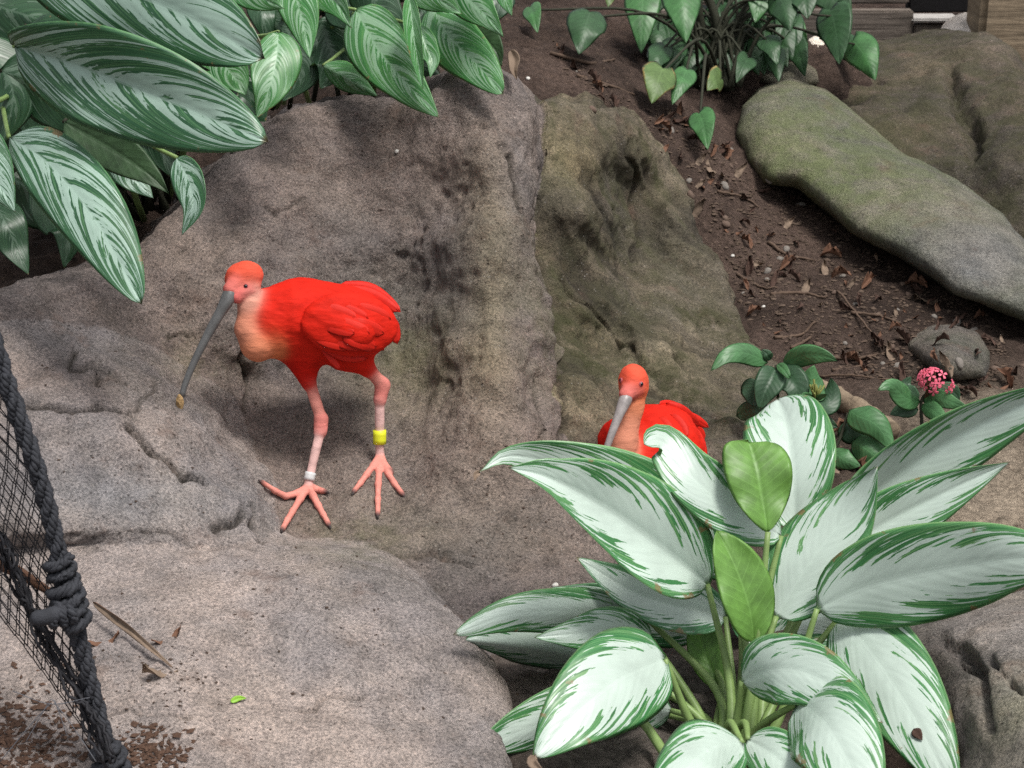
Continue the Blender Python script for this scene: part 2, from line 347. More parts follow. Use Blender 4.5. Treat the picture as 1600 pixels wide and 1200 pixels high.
# ------------------------------------------------------------------ sculpted rock
TX0, TY0, TS, TNX, TNY = -400, -400, 5, 461, 401
tx = TX0+TS*np.arange(TNX); ty = TY0+TS*np.arange(TNY); TXX, TYY = np.meshgrid(tx, ty, indexing='ij')
def look(T, px, py):
    u = np.clip((px-TX0)/TS, 0, TNX-1.001); v = np.clip((py-TY0)/TS, 0, TNY-1.001); i = u.astype(int); j = v.astype(int); u = u-i; v = v-j
    return (T[i, j]*(1-u)+T[i+1, j]*u)*(1-v)+(T[i, j+1]*(1-u)+T[i+1, j+1]*u)*v
def poly_table(pl):
    p = np.array(pl, float); q = np.roll(p, -1, 0); best = np.full(TXX.shape, 1e9); ins = np.zeros(TXX.shape, bool)
    for (ax, ay), (bx, by) in zip(p, q):
        dx, dy = bx-ax, by-ay; t = np.clip(((TXX-ax)*dx+(TYY-ay)*dy)/(dx*dx+dy*dy), 0, 1)
        best = np.minimum(best, np.hypot(TXX-ax-t*dx, TYY-ay-t*dy))
        c = (ay > TYY) != (by > TYY); ins ^= c & (TXX < (bx-ax)*(TYY-ay)/(by-ay if by != ay else 1e-9)+ax)
    return np.where(ins, -best, best)
def tps(ctrl):
    c = np.array(ctrl, float); p = c[:, :2]/300.0; n = len(p)
    def U(r2): return np.where(r2 > 1e-12, .5*r2*np.log(r2+1e-12), 0)
    K = U(((p[:, None]-p[None])**2).sum(-1))+np.eye(n)*2e-3; Pm = np.c_[np.ones(n), p]
    A = np.block([[K, Pm], [Pm.T, np.zeros((3, 3))]]); w = np.linalg.solve(A, np.r_[c[:, 2], 0, 0, 0])
    gx_, gy_ = TXX/300.0, TYY/300.0; out = w[n]+w[n+1]*gx_+w[n+2]*gy_
    for k in range(n): out = out+w[k]*U((gx_-p[k, 0])**2+(gy_-p[k, 1])**2)
    return out
class Layer:
    def __init__(s, poly, ctrl, k, back=.9):
        s.poly = poly_table(poly)
        s.D = np.clip(tps([(c[0], c[1], c[2]) for c in ctrl]), 2.0, 7.5); s.k = k; s.back = back
        g = np.gradient(s.D, TS); s.g = 1/np.sqrt(1+(FPX/s.D)**2*(g[0]**2+g[1]**2))
    def sdf(s, Q):
        px, py, d = project(Q); f = look(s.D, px, py); a = look(s.poly, px, py)*d/FPX
        return smax(smax(a, (f-d)*look(s.g, px, py), s.k), d-f-s.back, .02)
def z2(l): return [(x, y, dz(y, z)) for x, y, z in l]
L_WALL = Layer([(-390,480),(0,462),(110,425),(220,385),(300,300),(400,202),(450,174),(520,156),(600,150),(650,148),(672,127),(720,112),(775,116),(812,138),(836,180),(840,250),(831,330),(838,400),(862,520),(885,620),(890,720),(930,830),(1000,960),(940,1050),(700,1060),(420,960),(-390,960)],
 [(-300,480,3.35),(0,475,3.36),(150,470,3.5),(230,400,3.62),(330,310,3.72),(420,210,3.84),(520,170,3.87),(600,160,3.87),(700,130,3.82),(800,150,3.80),(830,250,3.76),(770,250,3.69),(770,400,3.59),(830,420,3.68),(770,550,3.50),(850,600,3.60),(700,300,3.76),(600,300,3.80),(500,300,3.78),(420,330,3.69),(350,420,3.60),(560,450,3.75),(650,450,3.74),(480,550,3.70),(420,600,3.64),(560,600,3.65),(660,600,3.62),(620,700,3.50),(500,690,3.50),(770,680,3.42),(860,720,3.46),(380,520,3.56),(300,480,3.56),(200,600,3.5),(0,700,3.5),(100,850,3.4)]
 +z2([(480,790,.08),(600,790,.085),(700,830,.065),(800,850,.05),(880,900,.03),(560,860,.065),(650,900,.045),(800,950,.02),(420,880,.06),(900,1000,.0),(600,1000,.02)]), .045)
L_LEDGE = Layer([(-390,520),(0,500),(150,505),(250,560),(330,600),(385,690),(410,740),(420,800),(416,846),(300,846),(-390,850)],
 [(-300,620,3.2),(0,505,3.37),(150,525,3.44),(0,650,3.17),(150,640,3.2),(240,590,3.36),(300,680,3.27),(380,720,3.34),(200,740,3.15),(100,800,3.05),(300,800,3.13),(400,800,3.2),(330,630,3.45),(60,560,3.29)], .05)
L_SLAB = Layer([(-390,842),(100,830),(300,833),(420,838),(520,848),(600,868),(650,900),(700,955),(745,1025),(790,1090),(800,1150),(790,1590),(-390,1590)],
 z2([(300,850,.155),(100,850,.16),(450,860,.145),(580,890,.125),(300,1000,.155),(500,1000,.135),(650,1000,.105),(700,1080,.09),(740,1130,.08),(100,1000,.15),(300,1180,.12),(600,1180,.09),(0,1150,.12),(300,1300,.1),(700,1250,.06),(-200,1000,.15),(400,1100,.12)]), .045)
L_BUTT = Layer([(780,175),(860,160),(930,158),(990,178),(1040,250),(1078,310),(1105,380),(1135,450),(1175,530),(1230,590),(1300,660),(1300,760),(1150,830),(1000,880),(870,830),(790,600),(780,300)],
 [(860,175,4.25),(930,170,4.35),(985,192,4.4),(1040,262,4.5),(850,250,4.12),(900,250,4.1),(915,330,4.0),(950,285,4.34),(1000,250,4.36),(985,340,4.36),(970,410,4.22),(1060,350,4.36),(1030,430,4.25),(1095,440,4.3),(850,380,3.96),(860,450,3.88),(930,470,3.92),(1000,525,3.92),(960,530,4.0),(1080,560,4.0),(870,540,3.82),(900,520,3.88),(930,590,3.74),(860,560,3.70),(1000,630,3.72),(1040,590,3.86),(1100,650,3.78),(1180,640,3.85),(880,640,3.60),(950,700,3.6),(1050,740,3.58),(1200,720,3.65),(950,790,3.5),(1150,790,3.5)], .03)
LAYERS = [L_WALL, L_LEDGE, L_SLAB, L_BUTT]
def rock_sdf(Q):
    f = LAYERS[0].sdf(Q); f = smin(f, LAYERS[1].sdf(Q), .07); f = smin(f, LAYERS[2].sdf(Q), .025); return smin(f, LAYERS[3].sdf(Q), .035)
lo = np.array([-1.45, 1.75, -.12]); hi = np.array([.72, 4.75, .78]); H = .0065
F = sparse_field(rock_sdf, lo, hi, H); RV, RQ = surface_nets(F, lo, H); del F
own = np.argmin(np.stack([L.sdf(RV) for L in LAYERS]), 0)
S_all = np.stack([L.sdf(RV) for L in LAYERS])
for k in range(4):
    f = RQ[own[RQ[:, 0]] == k]; lab = np.arange(len(RV))
    while True:
        mn = lab[f].min(1); new = lab.copy(); np.minimum.at(new, f.ravel(), np.repeat(mn, 4)); new[f.ravel()] = np.minimum(new[f.ravel()], new[new[f.ravel()]])
        if (new == lab).all(): break
        lab = new
    u, c = np.unique(lab[f[:, 0]], return_counts=True); keep = u[c.argmax()]; bad = np.unique(f[lab[f[:, 0]] != keep]); S2 = S_all[:, bad].copy(); S2[k] = 9; own[bad] = S2.argmin(0)
RN = vnormals(RV, RQ)
rpx, rpy, rd = project(RV)
facing = (RN*(CAM-RV)).sum(1) > 0
# relief: broad lumps, grain, pitted patches, and cracks that follow drawn lines on the stone
smooth_ = np.where(own == 2, .6, 1.0); disp = .024*fbm(RV, 4.5, 3, 1)+smooth_*(.021*fbm(RV, 13, 3, 4)+.009*fbm(RV, 46, 2, 8))
pitm = np.clip(fbm(RV, 7, 2, 31)*5+.35, 0, 1); disp -= smooth_*.007*pitm*np.clip(vnoise(RV, 62, 40)*5-.9, 0, 1)
rootm = (own == 3)
disp += np.where(rootm, .012*fbm(RV@np.array([[1, 0, .6], [.2, .5, 0], [-.5, .1, 1]])*np.array([9., 2.2, 9.]), 1.6, 3, 12), 0)
rr_ = np.hypot(rpx-1235, rpy-170); th_ = np.arctan2(rpy-170, rpx-1235)
ridge = fbm(np.stack([rr_/38, th_*2.2, 0*rr_], 1), 1.0, 3, 15); ridge2 = fbm(np.stack([rr_/13, th_*3.0, 0*rr_], 1), 1.0, 2, 19)
disp += np.where(rootm, .024*ridge+.008*ridge2, 0)
CRACKS = [([(20,640),(60,642),(110,650),(150,642),(190,634),(215,648)],5,.02),([(110,545),(120,572),(150,585),(160,600)],4,.014),([(150,582),(185,592),(215,600)],3,.012),
 ([(205,670),(235,700),(270,720),(285,740),(320,748)],6,.026),([(340,825),(352,808),(385,790)],7,.022),([(260,525),(290,530)],3,.012),([(405,790),(415,842)],4,.016),
 ([(0,838),(120,834),(260,838),(415,842)],4,.006),([(835,300),(842,420),(862,520),(882,620),(885,720)],6,.02),([(795,240),(805,300),(815,330)],5,.016),([(405,320),(430,330),(440,340)],4,.012),
 ([(845,590),(850,660),(838,720)],3,.010),([(380,640),(385,600),(382,560)],5,.014),([(440,330),(470,318)],3,.01),([(60,1165),(200,1110),(300,1125)],3,.01),([(470,1115),(520,1095),(560,1080)],4,.01),
 ([(735,880),(690,870),(620,870)],4,.010),([(900,560),(960,640),(1010,660)],3,.008),([(1050,565),(1085,590)],6,.016),([(985,230),(990,330),(1000,400)],5,.016),([(880,430),(960,540),(1040,600),(1130,660)],5,.014),
 ([(240,602),(205,640)],4,.012),([(700,590),(690,650)],3,.008),([(840,760),(870,880)],3,.006)]
jit = np.stack([vnoise(RV, 26, 50), vnoise(RV, 26, 51)], 1)*26
qx, qy = rpx+jit[:, 0], rpy+jit[:, 1]
crack_amt = np.zeros(len(RV))
for line, w, dep in CRACKS:
    p = np.array(line, float)
    for (ax, ay), (bx, by) in zip(p[:-1], p[1:]):
        m = facing & (qx > min(ax, bx)-30) & (qx < max(ax, bx)+30) & (qy > min(ay, by)-30) & (qy < max(ay, by)+30)
        dx, dy = bx-ax, by-ay; t = np.clip(((qx[m]-ax)*dx+(qy[m]-ay)*dy)/(dx*dx+dy*dy), 0, 1)
        dd = np.hypot(qx[m]-ax-t*dx, qy[m]-ay-t*dy); crack_amt[m] = np.maximum(crack_amt[m], dep*np.exp(-(dd/(w*.8))**2))
RV = RV+RN*(disp-crack_amt)[:, None]
# stone colours by region, with shade of recesses and cracks painted in
def rb(cx, cy, rx, ry): return np.exp(-(((rpx-cx)/rx)**2+((rpy-cy)/ry)**2))
base = np.array([[.205, .172, .160], [.275, .245, .235], [.37, .325, .305], [.135, .117, .088]])[own]
def paint(w, col):
    global base
    w = np.clip(w, 0, 1)[:, None]; base = base*(1-w)+np.array(col)*w
o0 = own == 0
paint(o0*(rb(765, 430, 45, 190)*.8), (.27, .225, .15)); paint(o0*rb(815, 230, 25, 90)*.7, (.21, .19, .185)); paint(o0*rb(560, 420, 160, 150)*.55, (.165, .15, .14))  # last paint puts the recess shading into the wall colour
paint(o0*rb(640, 560, 110, 120)*.4, (.17, .16, .115)); paint(o0*rb(300, 420, 120, 70)*.5, (.25, .205, .175)); paint(o0*rb(700, 830, 220, 90)*.5, (.20, .18, .15))
paint((own == 1)*rb(220, 780, 190, 60)*.85, (.285, .275, .275)); paint((own == 1)*rb(90, 590, 150, 40)*.5, (.25, .195, .17)); paint((own == 2)*rb(600, 900, 120, 50)*.6, (.24, .215, .195))
paint((own == 3)*rb(890, 250, 45, 60)*.7, (.20, .17, .10)); paint((own == 3)*rb(960, 590, 140, 70)*.8, (.215, .185, .125)); paint((own == 3)*rb(1060, 690, 140, 50)*.7, (.15, .13, .11))
paint((own == 3)*rb(960, 300, 40, 100)*.6, (.085, .075, .065)); paint((own == 3)*rb(940, 500, 90, 40)*.4, (.10, .09, .05)); paint((own == 3)*rb(930, 185, 60, 25)*.6, (.19, .165, .13))  # first paint puts the hollow's shade into the stone
paint((own == 3)*rb(1130, 580, 80, 60)*.5, (.11, .095, .075))
base = np.where(rootm[:, None], base*np.clip(1+1.1*ridge+.9*ridge2, .4, 1.9)[:, None], base)
mossv = np.where(own == 3, .45+1.0*np.clip(ridge2, -.3, .5), .04)+rb(640, 560, 90, 70)*.35+rb(900, 480, 90, 130)*.4+rb(560, 840, 90, 40)*.3+rb(300, 560, 90, 40)*.25
paint(np.clip(crack_amt/.015, 0, 1)*.75, (.045, .037, .03))  # shade inside the cracks painted into the stone colour
def part_mesh(k, name):
    f = own[RQ[:, 0]] == k; q = RQ[f]; u, inv = np.unique(q, return_inverse=True); q = inv.reshape(q.shape)
    me = mesh_np(name, RV[u], q, True, base[u]); at = me.attributes.new('moss', 'FLOAT', 'POINT'); at.data.foreach_set('value', np.clip(mossv[u], 0, 1).astype(np.float32)); return me
tag(obj('rock_outcrop', part_mesh(0, 'rock_outcrop'), M_ROCK), 'tall rounded grey-brown rock wall with pitted face sloping down under the walking ibis', 'rock')
tag(obj('rock_ledge', part_mesh(1, 'rock_ledge'), M_ROCK), 'cracked grey rock ledge under the ibis bill, beside the black rope', 'rock')
tag(obj('rock_slab', part_mesh(2, 'rock_slab'), M_ROCK), 'broad smooth pale rock slab beside the rope and net', 'rock')
tag(obj('rock_buttress', part_mesh(3, 'rock_buttress'), M_MOSSY), 'dark mossy root-like rock flank sweeping down behind the sitting ibis', 'rock')

def boulder(name, layer, lo, hi, h, mat, col, label, moss=.4, paints=(), amp=1.0, cracks=()):
    F = sparse_field(layer.sdf, np.array(lo), np.array(hi), h); V, Q = surface_nets(F, np.array(lo), h); N = vnormals(V, Q)
    bx, by, bd = project(V); disp = amp*(.02*fbm(V, 4, 3, 61)+.006*fbm(V, 18, 3, 62)+.003*fbm(V, 50, 2, 63))
    ca = np.zeros(len(V))
    for line, w, dep in cracks:
        for (a0, b0), (a1, b1) in zip(line[:-1], line[1:]):
            t = np.clip(((bx-a0)*(a1-a0)+(by-b0)*(b1-b0))/((a1-a0)**2+(b1-b0)**2), 0, 1); j = vnoise(V, 20, 70)*20
            ca = np.maximum(ca, dep*np.exp(-((np.hypot(bx-a0-t*(a1-a0), by-b0-t*(b1-b0))+j)/w)**2))
    V = V+N*(disp-ca)[:, None]; c = np.tile(np.array(col, float), (len(V), 1)); ms = np.full(len(V), moss)
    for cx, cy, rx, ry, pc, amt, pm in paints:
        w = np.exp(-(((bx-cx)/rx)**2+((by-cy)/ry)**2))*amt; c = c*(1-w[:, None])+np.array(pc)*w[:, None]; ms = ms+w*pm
    me = mesh_np(name, V, Q, True, c); at = me.attributes.new('moss', 'FLOAT', 'POINT'); at.data.foreach_set('value', np.clip(ms, 0, 1).astype(np.float32))
    return tag(obj(name, me, mat), label, 'boulder' if name == 'boulder' else 'rock')
L_B1 = Layer([(1150,210),(1158,165),(1185,136),(1232,124),(1290,142),(1345,190),(1420,243),(1500,283),(1570,333),(1625,400),(1680,480),(1690,540),(1600,505),(1535,478),(1485,465),(1440,430),(1400,400),(1330,370),(1300,340),(1245,292),(1195,288),(1165,255)],
 [(1200,150,5.0),(1180,220,4.85),(1250,170,4.95),(1260,250,4.72),(1340,230,4.8),(1340,320,4.55),(1430,280,4.62),(1430,380,4.35),(1530,340,4.45),(1520,440,4.18),(1600,420,4.25),(1600,490,4.08),(1680,500,4.08)], .10, .5)
boulder('boulder', L_B1, (.45, 3.6, -.05), (1.45, 5.5, .75), .011, M_BOULDER, (.20, .195, .155), 'long smooth grey-green boulder lying on the soil slope', .4,
 [(1230,230,110,90,(.235,.23,.165),.8,.3),(1530,400,120,80,(.20,.205,.205),.9,-.5),(1330,290,110,50,(.20,.20,.14),.7,.25),(1420,330,150,60,(.21,.205,.175),.5,0)], .8)
L_B2 = Layer([(1150,160),(1200,128),(1300,112),(1370,76),(1470,54),(1540,50),(1580,80),(1640,170),(1700,400),(1600,480),(1400,400),(1250,250)],
 [(1200,150,5.5),(1300,130,5.5),(1300,170,5.3),(1380,90,5.75),(1380,170,5.2),(1490,65,5.75),(1480,160,5.15),(1400,250,4.95),(1560,120,5.3),(1560,250,4.8),(1620,350,4.6),(1480,300,4.85),(1500,200,5.05),(1300,230,5.1)], .07, .7)
boulder('mossy_rock', L_B2, (.5, 4.1, -.05), (1.9, 6.9, .75), .013, M_MOSSY, (.10, .085, .068), 'dark mossy brown rock heaped behind the long grey-green boulder', .7,
 [(1440,110,50,25,(.19,.155,.11),.7,-.3),(1540,70,40,30,(.2,.165,.14),.6,-.3),(1300,150,70,25,(.12,.09,.065),.6,0),(1420,210,60,30,(.12,.105,.065),.5,0)], 2.6, [([(1485,110),(1500,160),(1520,190),(1515,240)],10,.05),([(1240,125),(1330,135),(1370,125)],6,.03)])
L_B3 = Layer([(1405,535),(1418,515),(1450,503),(1490,506),(1525,520),(1548,550),(1540,590),(1490,590),(1440,570),(1412,550)],
 [(1410,540,4.1),(1450,520,4.1),(1480,550,3.97),(1530,545,4.02),(1510,585,3.92),(1430,560,4.0)], .06, .2)
boulder('stone', L_B3, (.65, 3.4, -.02), (1.15, 4.2, .33), .008, M_BOULDER, (.165, .15, .135), 'small rounded brown-grey stone on the soil below the long boulder', .15)
L_B4 = Layer([(1385,960),(1430,948),(1520,935),(1700,900),(1800,1000),(1800,1500),(1520,1400),(1470,1200),(1440,1100),(1400,1010)],
 [(1400,970,2.98),(1500,950,2.98),(1600,930,2.95),(1560,1000,2.72),(1460,1050,2.78),(1620,1050,2.6),(1520,1120,2.6),(1480,1180,2.65),(1600,1180,2.48),(1700,1000,2.68),(1600,1350,2.3)], .03, .5)
boulder('pale_rock', L_B4, (.4, 1.9, -.1), (1.05, 3.2, .45), .007, M_ROCK, (.27, .245, .22), 'rough pale grey rock with dark wet flank beside the silver-leaved plant', .08,
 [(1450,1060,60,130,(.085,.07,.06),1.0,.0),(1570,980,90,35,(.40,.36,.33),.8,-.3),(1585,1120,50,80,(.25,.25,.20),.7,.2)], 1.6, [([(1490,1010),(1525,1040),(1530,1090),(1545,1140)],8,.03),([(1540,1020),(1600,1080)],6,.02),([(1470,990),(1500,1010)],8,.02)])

# ------------------------------------------------------------------ ray casting onto what is built, for resting things
bpy.context.view_layer.update()
STONE = ('ground', 'rock_outcrop', 'rock_ledge', 'rock_slab', 'rock_buttress', 'boulder', 'stone', 'mossy_rock', 'pale_rock')
def hit(px, py, only=STONE):
    dg = bpy.context.evaluated_depsgraph_get(); d = Vector((P(px, py, 1.0)-CAM).tolist()).normalized(); o_ = Vector(CAM.tolist())
    for k in range(60):
        ok, loc, nor, _, ob, _ = scene.ray_cast(dg, o_, d)
        if not ok: raise ValueError((px, py))
        if only is None or ob.name.split('.')[0] in only: break
        o_ = loc+d*.00003
    return np.array(loc), np.array(nor)
def drop(x, y, z=1.2):
    dg = bpy.context.evaluated_depsgraph_get(); ok, loc, nor, *_ = scene.ray_cast(dg, Vector((x, y, z)), Vector((0, 0, -1))); return np.array(loc), np.array(nor)

# ------------------------------------------------------------------ leaves
def leaf_mesh(name, mid, hw, phi=(15, 15), curl=(0, 0), shape=(.62, .85), wave=.06, flip=False, top=None, under=None, n=30, m=9, heart=False, seed=0, split=(1, 1), trunc=0.0):
    """blade along the midrib 'mid' (world points, base first). hw = half width; phi = tilt of the left / right half towards the viewer,
    each a number or (at base, at tip); curl bends each half further towards its margin; two skins a millimetre apart with a shared rim"""
    r = np.random.default_rng(seed); c = spline(mid, n); T = np.gradient(c, axis=0); T /= np.linalg.norm(T, axis=1)[:, None]
    vs = np.linspace(0, 1, n); a_, b_ = shape
    if heart: prof = np.interp(vs, [0, .04, .12, .22, .35, .55, .75, .9, 1], [.45, .72, .95, 1.0, .95, .74, .46, .2, 0])
    else:
        vv = np.clip(vs*(1-trunc), 1e-4, 1); prof = vv**a_*(1-vv)**(b_*1.32); prof /= prof.max()
    ph1, ph2, ph3 = r.random(3)*6.28; V = np.zeros((n, 2*m+1, 3)); UV = np.zeros((n, 2*m+1, 2))
    for i in range(n):
        ray = c[i]-CAM; ray /= np.linalg.norm(ray); N = -ray+T[i]*(ray@T[i]); N /= np.linalg.norm(N); S = np.cross(T[i], N)
        V[i, m] = c[i]-N*.0012; UV[i, m] = (.5, vs[i])
        for side, sg in ((0, -1), (1, 1)):
            p0 = phi[side]; p0 = p0 if isinstance(p0, (int, float)) else p0[0]*(1-vs[i])+p0[1]*vs[i]
            w = hw*split[side]*prof[i]; q = c[i].copy()
            for j in range(1, m+1):
                a = j/m; ang = R(p0+curl[side]*(a-.3)); q = q+(sg*math.cos(ang)*S+math.sin(ang)*N)*w/m
                wv = wave*hw*a*a*(math.sin(vs[i]*9+ph1+side*2)+.6*math.sin(vs[i]*17+ph2))
                quilt = .0025*hw*math.sin((vs[i]-.2*a)*62+ph3)*math.sin(a*3.14)
                hb = -T[i]*hw*.45*a*(1-vs[i]*3.2) if heart and vs[i] < .31 else 0
                V[i, m+sg*j] = q+N*(wv+quilt)+hb; UV[i, m+sg*j] = (.5+.5*sg*a, vs[i])
    W = 2*m+1; top_v = V.reshape(-1, 3); quads = []
    g = np.arange(n*W).reshape(n, W); Q = np.stack([g[:-1, :-1].ravel(), g[:-1, 1:].ravel(), g[1:, 1:].ravel(), g[1:, :-1].ravel()], 1)
    Nn = vnormals(top_v, Q)
    toward = ((Nn*(CAM-top_v)).sum(1)).sum()
    if toward < 0: Q = Q[:, ::-1]; Nn = -Nn
    if flip: Q = Q[:, ::-1]; Nn = -Nn
    back = top_v-Nn*.0011; rim = np.zeros((n, W), bool); rim[0] = rim[-1] = True; rim[:, 0] = rim[:, -1] = True; rim = rim.ravel()
    bi = np.where(rim, np.arange(n*W), n*W+np.cumsum(~rim)-1); VV = np.vstack([top_v, back[~rim]]); QQ = np.vstack([Q, bi[Q][:, ::-1]])
    me = bpy.data.meshes.new(name); me.from_pydata(VV.tolist(), [], QQ.tolist()); uvf = np.zeros((len(VV), 2)); u0 = UV.reshape(-1, 2); uvf[:n*W] = u0; uvf[n*W:] = u0[~rim]
    ul = me.uv_layers.new(name='UVMap'); li = np.zeros(len(me.loops), np.int32); me.loops.foreach_get('vertex_index', li); ul.data.foreach_set('uv', uvf[li].astype(np.float32).ravel())
    me.materials.append(top); me.materials.append(under); mi = np.r_[np.zeros(len(Q), np.int32), np.ones(len(Q), np.int32)]; me.polygons.foreach_set('material_index', mi)
    me.polygons.foreach_set('use_smooth', np.ones(len(QQ), bool)); me.update(); return me
def petiole(parent, a, b, r0=.006, r1=.0035, mat=M_PET, bend=.03, name='petiole', towards=None):
    a = np.array(a); b = np.array(b); mid = (a+b)/2+np.array([0, 0, bend]); 
    if towards is not None: mid = mid*.5+.5*np.array(towards)
    p = spline([a, mid, b], 14); V, Q = tube(p, np.linspace(r0, r1, 14), 8); return obj(name, mesh_np(name, V, Q), mat, parent)
def pl(l): return [P(*q) for q in l]

# ---- the silver-leaved plant in front
fp_base = PZ(1140, 1190, .0)
front = thing('silver_leaved_plant', fp_base, 'big silver-white leaved plant with green edge streaks hiding part of the sitting ibis', 'plant')
FL = [  # midrib (px, py, distance), half width in m, options, foot of its petiole
 ([(1108,915,2.86),(960,805,2.78),(860,748,2.72),(793,730,2.70)], .082, dict(phi=(42,8), curl=(25,-14)), (1140,1065)),
 ([(1118,868,3.05),(1030,800,3.04),(900,738,3.02),(800,712,3.00),(748,738,2.98)], .070, dict(phi=(-2,10), curl=(-10,0), shape=(.6,1.0)), (1165,1010)),
 ([(1222,838,2.86),(1150,800,2.84),(1080,745,2.82),(1035,690,2.84),(1006,695,2.80)], .046, dict(phi=(30,-22), curl=(-15,30), shape=(.5,.55)), (1165,1060)),
 ([(1242,830,2.98),(1238,740,3.00),(1228,660,3.06),(1215,622,3.12)], .072, dict(phi=(14,14), curl=(-20,-20), shape=(.6,.42)), (1200,1010)),
 ([(1212,965,2.84),(1265,880,2.84),(1325,800,2.84),(1371,728,2.82)], .064, dict(phi=(-10,14), curl=(0,-18), shape=(.55,.75)), (1185,1050)),
 ([(1300,830,3.02),(1400,745,3.00),(1520,670,2.96),(1680,595,2.90)], .062, dict(phi=(40,0), curl=(10,-15), shape=(.45,.6), wave=.02), (1210,1040)),
 ([(1290,880,2.94),(1380,820,2.94),(1480,768,2.92),(1578,722,2.90)], .050, dict(phi=(20,10), curl=(0,-20), shape=(.5,.8)), (1210,1050)),
 ([(1275,952,2.80),(1360,915,2.76),(1500,885,2.68),(1600,872,2.62),(1700,890,2.58)], .070, dict(phi=(8,-4), curl=(-10,-20), shape=(.55,.7), wave=.07), (1235,1080)),
 ([(1312,962,2.84),(1355,1010,2.76),(1410,1090,2.68),(1455,1170,2.62),(1500,1260,2.56)], .066, dict(phi=(-4,-2), curl=(-18,-15), shape=(.45,.7)), (1215,1090)),
 ([(1158,1065,2.76),(1210,1045,2.70),(1280,1060,2.66),(1380,1130,2.60)], .050, dict(phi=(-4,6), curl=(-12,-10), shape=(.55,.8)), (1150,1130)),
 ([(1250,1096,2.68),(1290,1130,2.58),(1330,1200,2.52),(1370,1300,2.46)], .066, dict(phi=(-2,-2), curl=(-22,-20), shape=(.42,.7)), (1195,1150)),
 ([(1160,1160,2.66),(1110,1170,2.58),(1060,1215,2.50),(1000,1300,2.44)], .056, dict(phi=(10,-35), curl=(-10,-20), shape=(.5,.8)), (1140,1190)),
 ([(1168,1155,2.70),(1215,1185,2.64),(1260,1240,2.58),(1300,1300,2.52)], .040, dict(phi=(-10,20), curl=(-10,-20), shape=(.5,.8)), (1160,1190)),
 ([(1040,1030,2.76),(970,1060,2.68),(900,1115,2.62),(835,1185,2.58)], .070, dict(phi=(0,-4), curl=(-18,-14), shape=(.38,.62)), (1080,1140)),
 ([(1040,1075,2.84),(930,1105,2.80),(820,1140,2.76),(724,1185,2.72)], .050, dict(phi=(-25,8), curl=(-10,0), shape=(.55,.75)), (1100,1150)),
 ([(1020,1000,2.90),(960,985,2.86),(900,990,2.82),(834,996,2.80)], .036, dict(phi=(6,-10), curl=(0,-10), shape=(.5,.8)), (1090,1110)),
 ([(1005,958,2.96),(900,955,2.90),(800,960,2.86),(708,992,2.84)], .036, dict(phi=(-18,-6), curl=(-10,-20), shape=(.45,.55)), (1120,1080)),
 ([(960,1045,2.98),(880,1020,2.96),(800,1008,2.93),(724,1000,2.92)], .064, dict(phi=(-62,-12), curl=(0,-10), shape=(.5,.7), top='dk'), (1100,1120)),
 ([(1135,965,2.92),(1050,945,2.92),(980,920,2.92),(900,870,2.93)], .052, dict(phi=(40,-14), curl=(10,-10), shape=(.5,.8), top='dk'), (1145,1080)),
 ([(1200,832,2.80),(1190,780,2.81),(1182,735,2.82),(1170,690,2.85)], .052, dict(phi=(34,-6), curl=(-30,-10), shape=(.75,.30), wave=.13, flip=True, under='br'), (1180,1040)),
 ([(1178,1005,2.80),(1170,950,2.79),(1150,890,2.79),(1120,828,2.80)], .044, dict(phi=(40,-18), curl=(-10,25), wave=.1, shape=(.7,.6), flip=True, under='br'), (1180,1080)),
 ([(1130,1080,2.92),(1105,1030,2.94),(1095,985,2.95),(1090,940,2.97)], .026, dict(phi=(10,10), shape=(.6,.6), flip=True, under='br'), (1120,1130)),
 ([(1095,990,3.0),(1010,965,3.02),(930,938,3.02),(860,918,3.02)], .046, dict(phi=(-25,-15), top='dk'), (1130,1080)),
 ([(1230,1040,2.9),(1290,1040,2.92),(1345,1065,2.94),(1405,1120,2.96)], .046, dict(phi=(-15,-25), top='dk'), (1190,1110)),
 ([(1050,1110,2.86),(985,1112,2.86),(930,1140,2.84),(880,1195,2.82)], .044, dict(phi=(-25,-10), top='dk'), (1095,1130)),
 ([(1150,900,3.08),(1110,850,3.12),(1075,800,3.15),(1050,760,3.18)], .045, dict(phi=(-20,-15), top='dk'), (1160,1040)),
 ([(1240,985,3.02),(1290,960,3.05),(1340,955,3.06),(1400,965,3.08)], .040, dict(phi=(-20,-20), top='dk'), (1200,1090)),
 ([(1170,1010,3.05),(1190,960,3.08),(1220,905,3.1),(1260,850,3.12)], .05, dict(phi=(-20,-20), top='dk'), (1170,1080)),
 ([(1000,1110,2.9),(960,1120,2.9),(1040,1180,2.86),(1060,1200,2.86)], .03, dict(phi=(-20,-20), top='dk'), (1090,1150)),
]
for k, (mid, hw, op, foot) in enumerate(FL):
    op = dict(op); t = op.pop('top', None); u = op.pop('under', None)
    me = leaf_mesh('leaf', pl(mid), hw*1.02, top=M_FRONT_SHADED if t == 'dk' else M_FRONT, under=M_UNDER_BACKLIT if u == 'br' else M_UNDER, seed=k+100, **op)
    lf = obj('leaf', me, None, front)
    b = P(*mid[0]); d0 = mid[0][2]; f = P(foot[0], min(foot[1], 1130), d0*.5+2.80*.5); root = fp_base+np.array([(foot[0]-1150)*.0004, .0, .0])+rng.normal(0, .010, 3)*[1, 1, 0]
    V, Q = tube(spline([root, f, b+(P(*mid[1])-b)*.02], 18), np.linspace(.0085, .0042, 18), 8); obj('petiole', mesh_np('petiole', V, Q), M_PET, lf)
